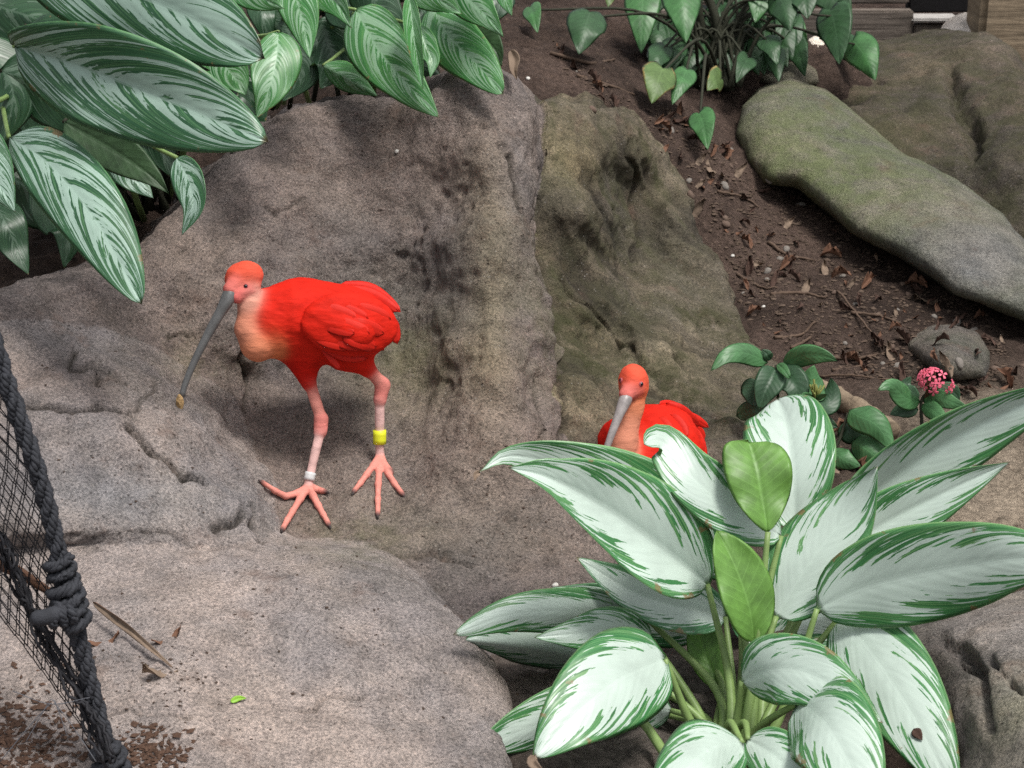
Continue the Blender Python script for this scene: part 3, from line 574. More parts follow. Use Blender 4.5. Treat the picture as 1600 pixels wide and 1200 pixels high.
# bare broken petiole and dried leaf ends
V, Q = tube(spline([PZ(1050, 1195, .02), P(1010, 1135, 2.78), P(978, 1100, 2.76)], 12), np.linspace(.008, .006, 12), 8); o = obj('petiole', mesh_np('petiole', V, Q), M_PET, front); o['label'] = 'bare petiole with its leaf gone'
for a, b, c, hw in (((836,1180,2.575),(832,1192,2.57),(850,1205,2.56),.009), ((724,1184,2.72),(716,1190,2.72),(712,1197,2.72),.004), ((750,738,2.98),(744,742,2.975),(742,752,2.97),.006)):
    o = obj('dry_tip', leaf_mesh('dry_tip', pl([a, b, c]), hw, top=M_DEAD_P, under=M_DEAD, n=10, m=3, phi=(30, 30)), None, front); o['label'] = 'brown dried leaf tip'

# ---- striped plant hanging over the rock's left
lp_base = np.array([-1.05, 3.95, .36])
left = thing('striped_leaf_plant', lp_base, 'dark plant with big silver-striped leaves hanging over the left of the rock wall', 'plant')
LL = [
 ([(20,-75,3.25),(140,-35,3.18),(280,20,3.10),(415,92,3.05)], .092, dict(phi=(14,-6), curl=(-10,-20), shape=(.5,.5)), 'l'),
 ([(22,72,3.22),(130,105,3.14),(270,160,3.08),(418,222,3.04)], .092, dict(phi=((70,-4),-2), curl=(-10,-20), shape=(.5,.55)), 'l'),
 ([(14,214,3.24),(75,255,3.18),(150,345,3.12),(222,476,3.10)], .062, dict(phi=(4,-6), curl=(-15,-20), shape=(.55,.55)), 'l'),
 ([(-60,190,3.22),(-30,240,3.2),(0,290,3.2),(24,332,3.2)], .045, dict(phi=(6,0), curl=(-10,-10)), 'l'),
 ([(276,246,3.34),(296,285,3.30),(302,325,3.28),(284,368,3.28)], .030, dict(phi=(20,-10), curl=(25,10)), 'l'),
 ([(100,190,3.4),(170,230,3.38),(230,270,3.36),(266,304,3.35)], .040, dict(phi=(10,10), flip=True), 'u'),
 ([(435,50,3.55),(432,90,3.52),(420,140,3.50),(400,186,3.5)], .048, dict(phi=(0,-4), curl=(-10,-10)), 'm'),
 ([(330,60,3.6),(350,100,3.6),(370,125,3.6),(385,150,3.6)], .045, dict(phi=(0,0)), 'm'),
 ([(40,40,3.5),(130,75,3.45),(220,95,3.4),(330,110,3.38)], .07, dict(phi=(-10,-25), curl=(-10,-10)), 'd'),
 ([(0,110,3.5),(60,130,3.5),(130,180,3.48),(180,225,3.48)], .07, dict(phi=(-20,-25)), 'd'),
 ([(-40,60,3.5),(10,120,3.5),(20,160,3.5),(0,230,3.5)], .06, dict(phi=(-20,-25)), 'd'),
 ([(170,250,3.6),(195,265,3.6),(215,285,3.6),(240,310,3.6)], .03, dict(phi=(-20,10)), 'l'),
 ([(-20,300,3.55),(10,350,3.5),(25,390,3.5),(45,430,3.48)], .04, dict(phi=(-20,10)), 'd'),
 ([(60,280,3.7),(90,330,3.7),(110,360,3.68),(100,420,3.68)], .05, dict(phi=(-20,10)), 'd'),
 ([(200,120,3.8),(230,180,3.8),(250,230,3.78),(270,280,3.78)], .06, dict(phi=(-30,-10)), 'd'),
 ([(320,140,3.8),(350,170,3.8),(370,190,3.8),(330,240,3.8)], .05, dict(phi=(-30,-10)), 'd'),
 ([(130,330,3.8),(160,350,3.8),(180,380,3.78),(200,410,3.78)], .04, dict(phi=(-30,-10)), 'd'),
 ([(-60,-20,3.6),(0,10,3.6),(60,30,3.58),(130,60,3.55)], .07, dict(phi=(-30,-10)), 'd'),
 ([(10,190,3.9),(60,220,3.9),(120,250,3.9),(180,300,3.9)], .09, dict(phi=(-30,-30)), 'd'),
 ([(-20,260,3.9),(40,290,3.9),(80,320,3.9),(130,370,3.9)], .09, dict(phi=(-30,-30)), 'd'),
 ([(200,30,4.0),(260,80,4.0),(300,130,4.0),(340,180,4.0)], .09, dict(phi=(-30,-30)), 'd'),
]
M_SHADELEAF = variegated('shaded_striped_leaf', (0.09, 0.15, 0.10), (0.014, 0.045, 0.02), (0.04, 0.10, 0.04), LB, 0.36, 19.0, (0.26, 0.34))  # striped leaf with the clump's inner shade put into its colours
for k in range(34):  # extra leaves added behind to deepen the shade
    x, y, d = rng.uniform(-80, 400), rng.uniform(-40, 330), rng.uniform(3.62, 4.1)
    if y > 330-(x-60)*.5 and x > 60: y -= 130
    dx, dy = rng.uniform(10, 90), rng.uniform(40, 110); LL.append(([(x-dx, y-dy, d+.05), (x-dx*.3, y-dy*.3, d), (x+dx*.4, y+dy*.3, d), (x+dx, y+dy*.7, d)], rng.uniform(.045, .08), dict(phi=(rng.uniform(-40, 10), rng.uniform(-40, 10))), 'd'))
for k, (mid, hw, op, kind) in enumerate(LL):
    me = leaf_mesh('leaf', pl(mid), hw, top={'l': M_LEFT, 'm': M_MID, 'd': M_SHADELEAF, 'u': M_LEFT}[kind], under=M_UNDER_DK, seed=k+300, **op); lf = obj('leaf', me, None, left)
    b = P(*mid[0]); root = lp_base+np.array([rng.uniform(-.1, .35), rng.uniform(-.1, .12), 0]); V, Q = tube(spline([root, (root+b)/2+np.array([0, .05, .12]), b], 14), np.linspace(.007, .004, 14), 6); obj('petiole', mesh_np('petiole', V, Q), M_PET if kind in 'lm' else M_STEM_DK, lf)
mp_base = np.array([-.30, 4.25, .52])
midp = thing('green_striped_plant', mp_base, 'green striped leaves drooping over the top of the rock wall beside the soil slope', 'plant')
ML = [
 ([(556,15,3.85),(590,75,3.76),(635,130,3.70),(686,184,3.66)], .062, dict(phi=(6,-8), curl=(-12,-18), shape=(.42,.7)), 'm'),
 ([(676,10,3.88),(700,55,3.80),(745,100,3.74),(787,148,3.70)], .056, dict(phi=(4,-8), curl=(-15,-18), shape=(.42,.55)), 'm'),
 ([(450,-50,3.7),(462,-5,3.66),(475,40,3.64),(484,92,3.62)], .042, dict(phi=(10,-10), curl=(-10,-10)), 'm'),
 ([(470,-50,3.75),(505,-15,3.68),(530,10,3.65),(549,44,3.63)], .040, dict(phi=(30,-4), curl=(-10,-10)), 'm'),
 ([(640,-5,3.70),(646,50,3.68),(653,95,3.67),(661,140,3.66)], .026, dict(phi=(50,44), curl=(10,10), shape=(.5,.7)), 'm'),
 ([(655,40,3.75),(668,75,3.73),(676,95,3.72),(672,122,3.71)], .022, dict(phi=(10,5)), 'm'),
 ([(690,-50,3.80),(725,-10,3.74),(760,25,3.70),(787,58,3.68)], .045, dict(phi=(10,-15), curl=(-10,-10)), 'm'),
 ([(740,40,3.85),(760,62,3.82),(775,80,3.80),(784,104,3.80)], .030, dict(phi=(10,10), flip=True), 'u'),
 ([(505,102,3.95),(530,115,3.92),(555,130,3.9),(590,150,3.88)], .032, dict(phi=(-20,-30)), 'm'),
 ([(360,-40,3.6),(390,-15,3.56),(415,0,3.55),(445,14,3.54)], .036, dict(phi=(10,-10)), 'm'),
 ([(620,-40,3.75),(660,-15,3.72),(695,5,3.70),(722,22,3.70)], .036, dict(phi=(10,-10)), 'm'),
 ([(560,-40,3.9),(575,-10,3.9),(600,20,3.88),(640,60,3.88)], .05, dict(phi=(-10,-20)), 'd'),
 ([(500,30,4.05),(510,60,4.05),(520,100,4.03),(500,140,4.03)], .06, dict(phi=(-10,-20)), 'd'),
 ([(420,20,4.05),(450,60,4.05),(470,110,4.05),(440,160,4.05)], .06, dict(phi=(-10,-20)), 'd'),
 ([(590,40,4.1),(620,80,4.1),(650,100,4.1),(690,120,4.1)], .05, dict(phi=(-10,-20)), 'd'),
 ([(700,0,4.0),(720,20,4.0),(745,45,4.0),(770,80,4.0)], .05, dict(phi=(-10,-20)), 'd'),
 ([(780,-40,3.9),(785,-20,3.9),(790,0,3.88),(800,25,3.86)], .02, dict(phi=(10,-20)), 'm'),
]
for k in range(22):  # further shade-coloured leaves added to darken the gaps
    x, y, d = rng.uniform(390, 770), rng.uniform(-40, 95), rng.uniform(3.95, 4.3); dx, dy = rng.uniform(-30, 40), rng.uniform(30, 60)
    ML.append(([(x-dx, y-dy, d+.05), (x-dx*.3, y-dy*.3, d), (x+dx*.4, y+dy*.3, d), (x+dx, y+dy*.6, d)], rng.uniform(.03, .055), dict(phi=(rng.uniform(-40, 10), rng.uniform(-40, 10))), 'd'))
for k, (mid, hw, op, kind) in enumerate(ML):
    me = leaf_mesh('leaf', pl(mid), hw, top={'m': M_MID, 'd': M_SHADELEAF, 'u': M_MID}[kind], under=M_UNDER_DK if kind == 'u' else M_UNDER, seed=k+400, **op); lf = obj('leaf', me, None, midp)
    b = P(*mid[0]); root = mp_base+np.array([rng.uniform(-.3, .25), rng.uniform(-.1, .1), 0]); V, Q = tube(spline([root, (root+b)/2+np.array([0, .04, .1]), b], 14), np.linspace(.006, .0035, 14), 6); obj('petiole', mesh_np('petiole', V, Q), M_PET if kind == 'm' else M_STEM_DK, lf)

# ---- heart-leaved plant at the back
hp_base, _ = drop(*P(1120, 140, 5.25)[:2])
heart = thing('heart_leaved_plant', hp_base, 'dark green plant with heart-shaped leaves growing above the soil slope', 'plant')
HL = [((922,18),(904,86),.055,'d'),((1004,-20),(1002,84),.052,'g'),((1062,-25),(1072,68),.056,'g'),((1192,-25),(1180,36),.05,'g'),((1205,20),(1263,72),.056,'g'),((1298,15),(1312,102),.056,'d'),
 ((1332,62),(1368,126),.054,'g'),((1036,106),(1018,162),.05,'y'),((1074,108),(1050,164),.034,'g'),((1092,176),(1106,234),.036,'g'),((1118,82),(1090,108),.04,'d'),((1128,122),(1105,142),.036,'y'),
 ((1236,62),(1258,120),.036,'d'),((1280,-30),(1330,40),.06,'d'),((1196,58),(1215,102),.034,'d'),((828,10),(840,52),.028,'g'),((1110,-30),(1118,20),.05,'g'),((1250,-20),(1262,30),.05,'d'),((1145,40),(1160,90),.04,'d'),((1160,20),(1140,60),.045,'d'),
 ((1215,-10),(1235,50),.05,'d'),((1310,60),(1345,112),.04,'d'),((960,-30),(950,12),.035,'y'),((1170,90),(1150,130),.03,'d'),((1085,20),(1100,70),.04,'d')]
for k in range(60):  # dark leaves added behind to give the plant's interior its shade
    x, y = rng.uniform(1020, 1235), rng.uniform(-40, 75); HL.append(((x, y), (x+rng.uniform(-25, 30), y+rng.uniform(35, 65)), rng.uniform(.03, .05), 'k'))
for k, (a, b, hw, kind) in enumerate(HL):
    d = 5.2+.25*math.sin(k*2.1)+(.15 if kind == 'd' else .4 if kind == 'k' else 0); d = min(d, (hit(min(max(b[0], 5), 1595), max(b[1], 0))[0]-CAM)@AF-.06); A = P(a[0], a[1], d+.04); B = P(b[0], b[1], d-.04)
    me = leaf_mesh('leaf', [A, (A+B)/2+np.array([0, -.012, .012]), B], hw, phi=(random.uniform(-25, 20), random.uniform(-25, 20)), curl=(-15, -15), heart=True, n=22, m=6,
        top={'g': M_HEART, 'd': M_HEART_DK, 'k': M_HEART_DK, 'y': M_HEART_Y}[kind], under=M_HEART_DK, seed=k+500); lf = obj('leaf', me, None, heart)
    root = hp_base+np.array([random.uniform(-.06, .06), random.uniform(-.05, .05), .02]); V, Q = tube(spline([root, (root*.6+A*.4)+np.array([0, .02, .1]), A+(B-A)*.12], 12), np.linspace(.006, .003, 12), 6); obj('petiole', mesh_np('petiole', V, Q), M_STEM_DK, lf)
for k in range(4):
    a = hp_base+np.array([random.uniform(-.09, .09), random.uniform(-.05, .08), 0]); b = a+np.array([random.uniform(-.16, .16), random.uniform(-.05, .1), random.uniform(.25, .5)])
    V, Q = tube(spline([a, (a+b)/2+np.array([random.uniform(-.04, .04), 0, 0]), b], 10), np.linspace(.016, .008, 10), 7); obj('stem', mesh_np('stem', V, Q), M_STEM_DK, heart)

# ------------------------------------------------------------------ the two ibises
def feather_material():
    k = NT('plumage', 0.7, 0.12); o = k.tc.outputs['Object']; c = k.attr('tint').outputs['Color']
    st = k.mapping(o, (20, 45, 70), (0, R(12), R(-10))); n = k.noise(st, 1.0, 5, 0.65, 0.4); c = k.mix(1.0, c, k.ramp(n, [(0.25, 0.78), (0.5, 1.0), (0.8, 1.16)]), 'MULTIPLY')
    sc = k.vor(k.mapping(o, (42, 60, 75), (0, R(12), R(-10))), 1.0); c = k.mix(0.28, c, k.ramp(sc, [(0.0, 1.1), (0.7, 0.78)]), 'MULTIPLY')
    k.color(c); nb = k.bump(n, 0.35, 0.006); nb = k.bump(sc, 0.25, 0.004, nb); k.normal(k.bump(k.noise(o, 260, 3), 0.25, 0.0012, nb))
    return k.m
M_PLUME = feather_material()
M_FEATHER = plain('feather_red', (.60, .016, .007), 0.6, 0.25, 0.18, 60, 0.2, 0.002); M_FEATHER_DK = plain('feather_tip_dark', (.02, .012, .012), 0.6)
M_BILL = plain('bill_grey', (.115, .115, .115), 0.42, 0.45, 0.35, 70, 0.3, 0.0012); M_BILL_P = plain('bill_pale', (.30, .27, .265), 0.4, 0.5, 0.35, 70, 0.3, 0.0012)
M_EYE = plain('eye_black', (.006, .005, .007), 0.08, 0.6, 0, 30, 0, 0.001); M_BANDW = plain('band_silver', (.62, .62, .62), 0.35, 0.5, 0.1); M_BANDY = plain('band_yellow', (.72, .74, .03), 0.45, 0.4, 0.08)
M_SKIN = plain('eye_ring', (.42, .09, .10), 0.6)
RED = (.62, .017, .007); REDD = (.52, .011, .005); CROWN = (.74, .095, .05); FACE = (.66, .17, .145); NECK = (.66, .26, .165); ORANGE = (.72, .22, .09); PALE = (.68, .38, .31)
PINK = (.70, .27, .22); TARS = (.68, .43, .40); JOINT = (.66, .21, .18); CLAW = (.05, .045, .045)
def cone_sdf(Q, a, ra, b, rb_):
    ab = b-a; t = np.clip(((Q-a)@ab)/(ab@ab), 0, 1); return np.linalg.norm(Q-a-t[:, None]*ab, axis=1)-(ra*(1-t)+rb_*t)
def ell_sdf(Q, c, A, r):
    q = (Q-c)@A.T; k0 = np.linalg.norm(q/r, axis=1); k1 = np.linalg.norm(q/(r*r), axis=1)+1e-9; return k0*(k0-1)/k1
def view_axes(px, py, roll):
    F_ = P(px, py, 1.0)-CAM; F_ /= np.linalg.norm(F_); X_ = np.cross(F_, [0, 0, 1.]); X_ /= np.linalg.norm(X_); Y_ = np.cross(X_, F_); c, s = math.cos(R(roll)), math.sin(R(roll)); return np.array([X_*c+Y_*s, -X_*s+Y_*c, F_])
def bird_body(prims, h=.0024):
    fs = []; pts = []
    for p in prims:
        if p[0] == 'c':
            _, A, ra, B, rb_, k, col = p; a = P(*A) if len(A) == 3 and A[2] > 1 and A[0] > 5 else np.array(A); b = P(*B) if len(B) == 3 and B[2] > 1 and B[0] > 5 else np.array(B)
            s_ = 3.45/FPX; fs.append((lambda Q, a=a, ra=ra*s_, b=b, rb_=rb_*s_: cone_sdf(Q, a, ra, b, rb_), k, col)); pts += [a+ra*s_, a-ra*s_, b+rb_*s_, b-rb_*s_]
        else:
            _, c0, rr, roll, yaw, k, col = p; c = P(*c0); A = view_axes(c0[0], c0[1], roll)
            cy, sy = math.cos(R(yaw)), math.sin(R(yaw)); A = np.array([A[0]*cy+A[2]*sy, A[1], -A[0]*sy+A[2]*cy]); r = np.array(rr)*c0[2]/FPX
            fs.append((lambda Q, c=c, A=A, r=r: ell_sdf(Q, c, A, r), k, col)); pts += [c+r.max(), c-r.max()]
    pts = np.array(pts); lo = pts.min(0)-.012; hi = pts.max(0)+.012
    def fld(Q):
        f = fs[0][0](Q)
        for g, k, _ in fs[1:]: f = smin(f, g(Q), k)
        return f
    F = sparse_field(fld, lo, hi, h); V, Q = surface_nets(F, lo, h)
    w = 0; c = 0
    for g, k, col in fs: e = np.exp(-np.maximum(g(V), -.004)/(.0016 if k < .0061 else .0045)); w = w+e; c = c+e[:, None]*np.array(col)
    N = vnormals(V, Q); red = np.clip((c/w[:, None])[:, 0]/((c/w[:, None])[:, 1]+.02)/8, 0, 1); V = V+N*(red*.0022*fbm(V@np.array([[1, 0, .25], [0, 1, 0], [-.2, 0, 1]])*np.array([26., 45, 75]), 1.0, 3, 77)+.0008*fbm(V, 80, 2, 78))[:, None]
    return V, Q, c/w[:, None]
def foot(ankle, toes, col=PINK):
    """toes lie on the rock: every joint of a toe is dropped onto the stone"""
    out = []; la, na = hit(*ankle); A = la+na*.012
    for (tx_, ty_), mids in toes:
        chain = [ankle]+mids+[(tx_, ty_)]; pts = []
        for q in chain: l, n = hit(*q); pts.append(l+n*.0045)
        pts[0] = A; sp_ = spline(pts, 5)
        for i, (a, b) in enumerate(zip(sp_[:-1], sp_[1:])): out.append(('c', a, 6.0-i*.55, b, 5.5-i*.55, .004, col))
        e = (sp_[-1]-sp_[-2]); e /= np.linalg.norm(e); out.append(('c', sp_[-1]+e*.003, 3.4, sp_[-1]+e*.013-np.array([0, 0, .002]), 1.6, .0015, CLAW))
    return A, out
def to3(q): return np.array(q)
# walking bird
A1, f1 = foot((484,768), [((409,757),[(448,778)]), ((440,828),[(458,800)]), ((513,821),[(499,794)]), ((508,771),[(497,769)])])
A2, f2 = foot((590,722), [((554,770),[(570,748)]), ((589,803),[(590,765)]), ((629,773),[(609,748)]), ((609,737),[(600,730)])])
walk_prims = [('e', (505,506,3.45), (112,62,60), -4, 12, .02, RED), ('c', (428,502,3.405), 47, (470,500,3.43), 64, .03, RED), ('c', (418,490,3.40), 36, (450,490,3.41), 50, .02, RED), ('c', (560,505,3.48), 50, (610,512,3.52), 14, .04, REDD),
 ('e', (547,507,3.377), (77,50,22), -6, 12, .0025, RED), ('c', (494,492,3.362), 17, (560,520,3.372), 26, .004, RED),
 ('c', (418,528,3.395), 34, (404,537,3.385), 26, .018, ORANGE), ('c', (402,538,3.38), 23, (389,515,3.375), 21, .014, NECK), ('c', (389,512,3.375), 20, (390,475,3.37), 17, .010, NECK),
 ('c', (390,475,3.37), 17, (389,450,3.37), 18, .008, PALE), ('e', (381,433,3.37), (31,25,23), 14, -14, .008, CROWN), ('c', (372,440,3.36), 16, (361,452,3.35), 12, .006, FACE), ('c', (386,452,3.360), 14, (370,464,3.350), 10, .004, (.62, .13, .12)),
 ('c', (470,548,3.43), 32, (482,598,3.43), 12, .02, REDD), ('c', (482,592,3.43), 9, (502,655,3.435), 9, .006, PINK), ('c', (502,655,3.435), 11.5, (501,674,3.433), 10.5, .003, JOINT),
 ('c', (500,674,3.432), 7.5, tuple(A1+np.array([0, 0, .006])), 6.5, .005, TARS), ('c', (550,552,3.45), 34, (574,576,3.46), 14, .02, RED), ('c', (572,572,3.46), 10, (599,603,3.47), 10, .006, PINK),
 ('c', (598,600,3.47), 11.5, (594,624,3.47), 10.5, .005, JOINT), ('c', (593,624,3.47), 8, tuple(A2+np.array([0, 0, .006])), 7, .005, TARS)]+f1+f2
V, Q, col = bird_body(walk_prims)
walk = thing('scarlet_ibis', P(530, 740, 3.44), 'bright red ibis walking on the rock with its long grey bill pointing down', 'bird')
wb = obj('body', mesh_np('body', V, Q, True, col), M_PLUME, walk)
def feather(parent, mid, hw, **kw):
    return obj('feather', leaf_mesh('feather', pl(mid), hw, top=M_FEATHER, under=M_FEATHER, n=14, m=4, shape=(.35, .35), wave=.03, **kw), None, parent)
for mid, hw in (([(530,446,3.47),(575,452,3.47),(602,468,3.46),(626,488,3.45)],.014), ([(540,452,3.44),(580,462,3.44),(606,476,3.43),(623,487,3.43)],.015), ([(570,480,3.42),(596,492,3.42),(612,512,3.43),(621,538,3.44)],.017), ([(555,490,3.41),(585,505,3.41),(603,522,3.42),(612,536,3.43)],.017),
    ([(500,535,3.39),(512,552,3.385),(522,565,3.385),(531,577,3.385)],.008), ([(490,520,3.39),(520,545,3.38),(545,556,3.385),(575,560,3.40)],.014), ([(545,470,3.40),(580,485,3.40),(600,497,3.41),(618,508,3.43)],.016), ([(550,500,3.395),(580,520,3.395),(590,535,3.40),(600,548,3.42)],.014)):
    feather(walk, mid, hw, phi=(-14, -14), curl=(-20, -20), seed=len(bpy.data.meshes))
def sphere(name, c, r, mat, parent, sc=(1, 1, 1)):
    bm = bmesh.new(); bmesh.ops.create_uvsphere(bm, u_segments=14, v_segments=10, radius=r); me = bpy.data.meshes.new(name); bm.to_mesh(me); bm.free()
    for v in me.vertices: v.co = Vector((v.co.x*sc[0]+c[0], v.co.y*sc[1]+c[1], v.co.z*sc[2]+c[2]))
    for p in me.polygons: p.use_smooth = True
    return obj(name, me, mat, parent)
def eye_at(px, py, parent, r=.0045):
    bpy.context.view_layer.update(); l, n = hit(px, py, ('body',)); sphere('eye_ring', l-n*.0028, r*1.28, M_SKIN, parent); sphere('eye', l-n*.0012, r, M_EYE, parent)
eye_at(384, 447, walk, .0040)
bpy.context.view_layer.update(); wing_tone = [plain('feather_red_%d' % q, c, .6, .25, .15, 60, .2, .002) for q, c in enumerate(((.61, .017, .007), (.59, .015, .006), (.63, .019, .008)))]
for row, (y0, x0, x1) in enumerate(((486, 520, 590), (508, 505, 596), (530, 508, 592))):
    for k in range(4):
        x = x0+(x1-x0)*(k+.5*(row % 2))/4.0; q = [(x-16, y0-6), (x+4, y0+1), (x+22, y0+7), (x+38, y0+13)]
        try: pts = [(lambda h: h[0]+h[1]*(-.0012+.0009*i))(hit(*p_, ('body',))) for i, p_ in enumerate(q)]
        except ValueError: continue
        if max(abs((p_-pts[0])@AF) for p_ in pts) > .05: continue
        obj('feather', leaf_mesh('feather', pts, .0150, top=wing_tone[(row+k) % 3], under=M_FEATHER, n=12, m=4, shape=(.3, .30), wave=.02, phi=(-10, -10), curl=(-14, -14), seed=row*9+k), None, walk)
def bill(parent, path, r, mat):
    p = spline(pl(path), 24); rr = np.interp(np.linspace(0, 1, 24), [0, .10, .16, .3, .6, 1], [r*.5, r*.93, r*.88, r*.64, r*.46, r*.34]); V, Q = tube(p, rr, 12); b = obj('bill', mesh_np('bill', V, Q), mat, parent)
    return b
b1 = bill(walk, [(371,441,3.366),(359,461,3.348),(349,480,3.344),(328,517,3.343),(305,562,3.34),(290,598,3.338),(284,620,3.336)], .0150, M_BILL)
def band(parent, a, b, r, mat, label):
    V, Q = tube(np.array([a, a*.67+b*.33, a*.33+b*.67, b]), r, 18); o = obj('leg_band', mesh_np('leg_band', V, Q, True), mat, parent); o['label'] = label
t1 = P(500, 674, 3.432); band(walk, A1+np.array([0,0,.006])+(t1-A1)*.055, A1+np.array([0,0,.006])+(t1-A1)*.20, .0098, M_BANDW, 'white metal leg ring')
t2 = P(593, 624, 3.47); band(walk, A2+np.array([0,0,.006])+(t2-A2)*.17, A2+np.array([0,0,.006])+(t2-A2)*.41, .0122, M_BANDY, 'bright yellow leg ring')
bm = bmesh.new(); bmesh.ops.create_icosphere(bm, subdivisions=3, radius=1); me = bpy.data.meshes.new('food_scrap'); bm.to_mesh(me); bm.free(); co = np.array([v.co for v in me.vertices]); c0 = P(281, 629, 3.333); c = c0+co*np.array([.0062, .006, .015])*(1+.5*fbm(co, 2.2, 2, 90))[:, None]
for v, q in zip(me.vertices, c): v.co = q
tag(obj('food_scrap', me, plain('food_tan', (.38, .25, .12), .8, .2, .5, 120, .6, .003)), 'tan scrap of food held in the tip of the walking ibis bill', 'food')
# sitting bird
sit_prims = [('e', (1018,716,3.60), (80,84,70), -12, -30, .02, RED), ('c', (985,745,3.54), 58, (1015,720,3.58), 72, .04, RED), ('e', (1058,715,3.60), (44,74,40), 14, -30, .012, RED), ('e', (948,715,3.60), (22,60,40), -10, 20, .010, REDD),
 ('c', (1050,660,3.64), 30, (1085,680,3.70), 18, .03, RED), ('c', (965,775,3.53), 40, (1060,780,3.55), 40, .03, RED), ('c', (968,745,3.495), 26, (974,690,3.49), 22, .014, NECK), ('c', (974,692,3.49), 21, (986,635,3.49), 19, .010, NECK),
 ('c', (986,636,3.49), 19, (990,610,3.49), 21, .010, ORANGE), ('e', (990,596,3.485), (24,28,28), 8, 0, .010, CROWN), ('c', (988,606,3.47), 18, (979,616,3.455), 12, .006, FACE)]
V, Q, col = bird_body(sit_prims, .0028)
sit = thing('scarlet_ibis', P(1010, 800, 3.55), 'bright red ibis sitting low behind the silver-leaved plant with its bill hanging down', 'bird')
sb = obj('body', mesh_np('body', V, Q, True, col), M_PLUME, sit)
for mid, hw in (([(1035,640,3.60),(1060,648,3.62),(1085,655,3.64),(1108,668,3.66)],.012), ([(1030,632,3.60),(1046,633,3.62),(1058,637,3.63),(1072,645,3.64)],.010), ([(1060,660,3.6),(1085,680,3.6),(1095,705,3.6),(1098,735,3.6)],.014), ([(1040,630,3.6),(1062,640,3.6),(1080,655,3.62),(1096,665,3.66)],.012)):
    feather(sit, mid, hw, phi=(-10, -10), curl=(-20, -20), seed=len(bpy.data.meshes))
o = obj('feather', leaf_mesh('feather', pl([(1080,660,3.67),(1088,664,3.68),(1094,668,3.69),(1098,672,3.7)]), .008, top=M_FEATHER_DK, under=M_FEATHER_DK, n=8, m=3), None, sit); o['label'] = 'black wing tip feather'
eye_at(1002, 600, sit); eye_at(970, 594, sit)
for x, y in ((1040, 665), (1058, 690), (1070, 715), (1035, 695), (1050, 730), (1060, 660), (1075, 740)):
    try: pts = [(lambda h: h[0]+h[1]*(-.0012+.0009*i))(hit(x+a, y+b, ('body',))) for i, (a, b) in enumerate(((-14, -12), (-4, -2), (5, 10), (11, 24)))]
    except ValueError: continue
    if max(abs((p_-pts[0])@AF) for p_ in pts) < .05: obj('feather', leaf_mesh('feather', pts, .0140, top=wing_tone[int(x) % 3], under=M_FEATHER, n=12, m=4, shape=(.3, .30), wave=.02, phi=(-10, -10), curl=(-14, -14), seed=int(x)), None, sit)
bill(sit, [(983,612,3.458),(974,632,3.447),(958,672,3.435),(944,712,3.43),(931,752,3.43)], .0135, M_BILL_P)

# ------------------------------------------------------------------ flowering shrub, timber, stone and sun-glare blocks at the back
sx_base, _ = hit(1270, 690)
def shrub(base_px, label, leaves, stems, group=None):
    b, _ = hit(*base_px); t = thing('flowering_shrub', b, label, 'shrub', group); dd = (b-CAM)@AF
    for k, (mid, hw, dk, ph) in enumerate(leaves):
        pts = [P(x, y, dd+o_) for x, y, o_ in mid]; obj('leaf', leaf_mesh('leaf', pts, hw, phi=ph, curl=(-10, -10), shape=(.55, .7), wave=.05, n=16, m=5, top=M_IXORA_DK if dk else M_IXORA, under=M_IXORA_DK, seed=len(bpy.data.meshes)), None, t)
    for st in stems:
        V, Q = tube(spline([b]+[P(x, y, dd+o_) for x, y, o_ in st], 14), np.linspace(.0045, .0025, 14), 6); obj('stem', mesh_np('stem', V, Q), M_STEM_DK, t)
    return t, dd
s1, dd1 = shrub((1225,720), 'green shrub with two long leaves spread wide above the silver leaf', [([(1200,567,0),(1165,552,-.03),(1135,556,-.05),(1110,580,-.06)],.022,0,(10,-25)),([(1225,574,0),(1255,556,-.03),(1285,556,-.05),(1309,564,-.06)],.022,0,(10,-15)),([(1212,575,0),(1205,592,-.02),(1195,612,-.03),(1186,640,-.03)],.030,1,(20,20)),
 ([(1215,578,0),(1235,592,-.02),(1245,610,-.03),(1240,640,-.03)],.030,1,(0,20)),([(1205,562,.0),(1200,556,-.01),(1198,552,-.01),(1190,546,-.01)],.010,1,(0,0)),([(1215,568,0),(1225,578,-.03),(1232,588,-.04),(1236,590,-.05)],.010,0,(0,0)),([(1190,600,0),(1180,610,0),(1178,620,0),(1176,635,0)],.028,1,(0,0)),([(1150,650,.02),(1180,640,0),(1200,650,0),(1215,665,0)],.02,1,(0,0))], [[(1218,650,.0),(1212,570,.0)]])
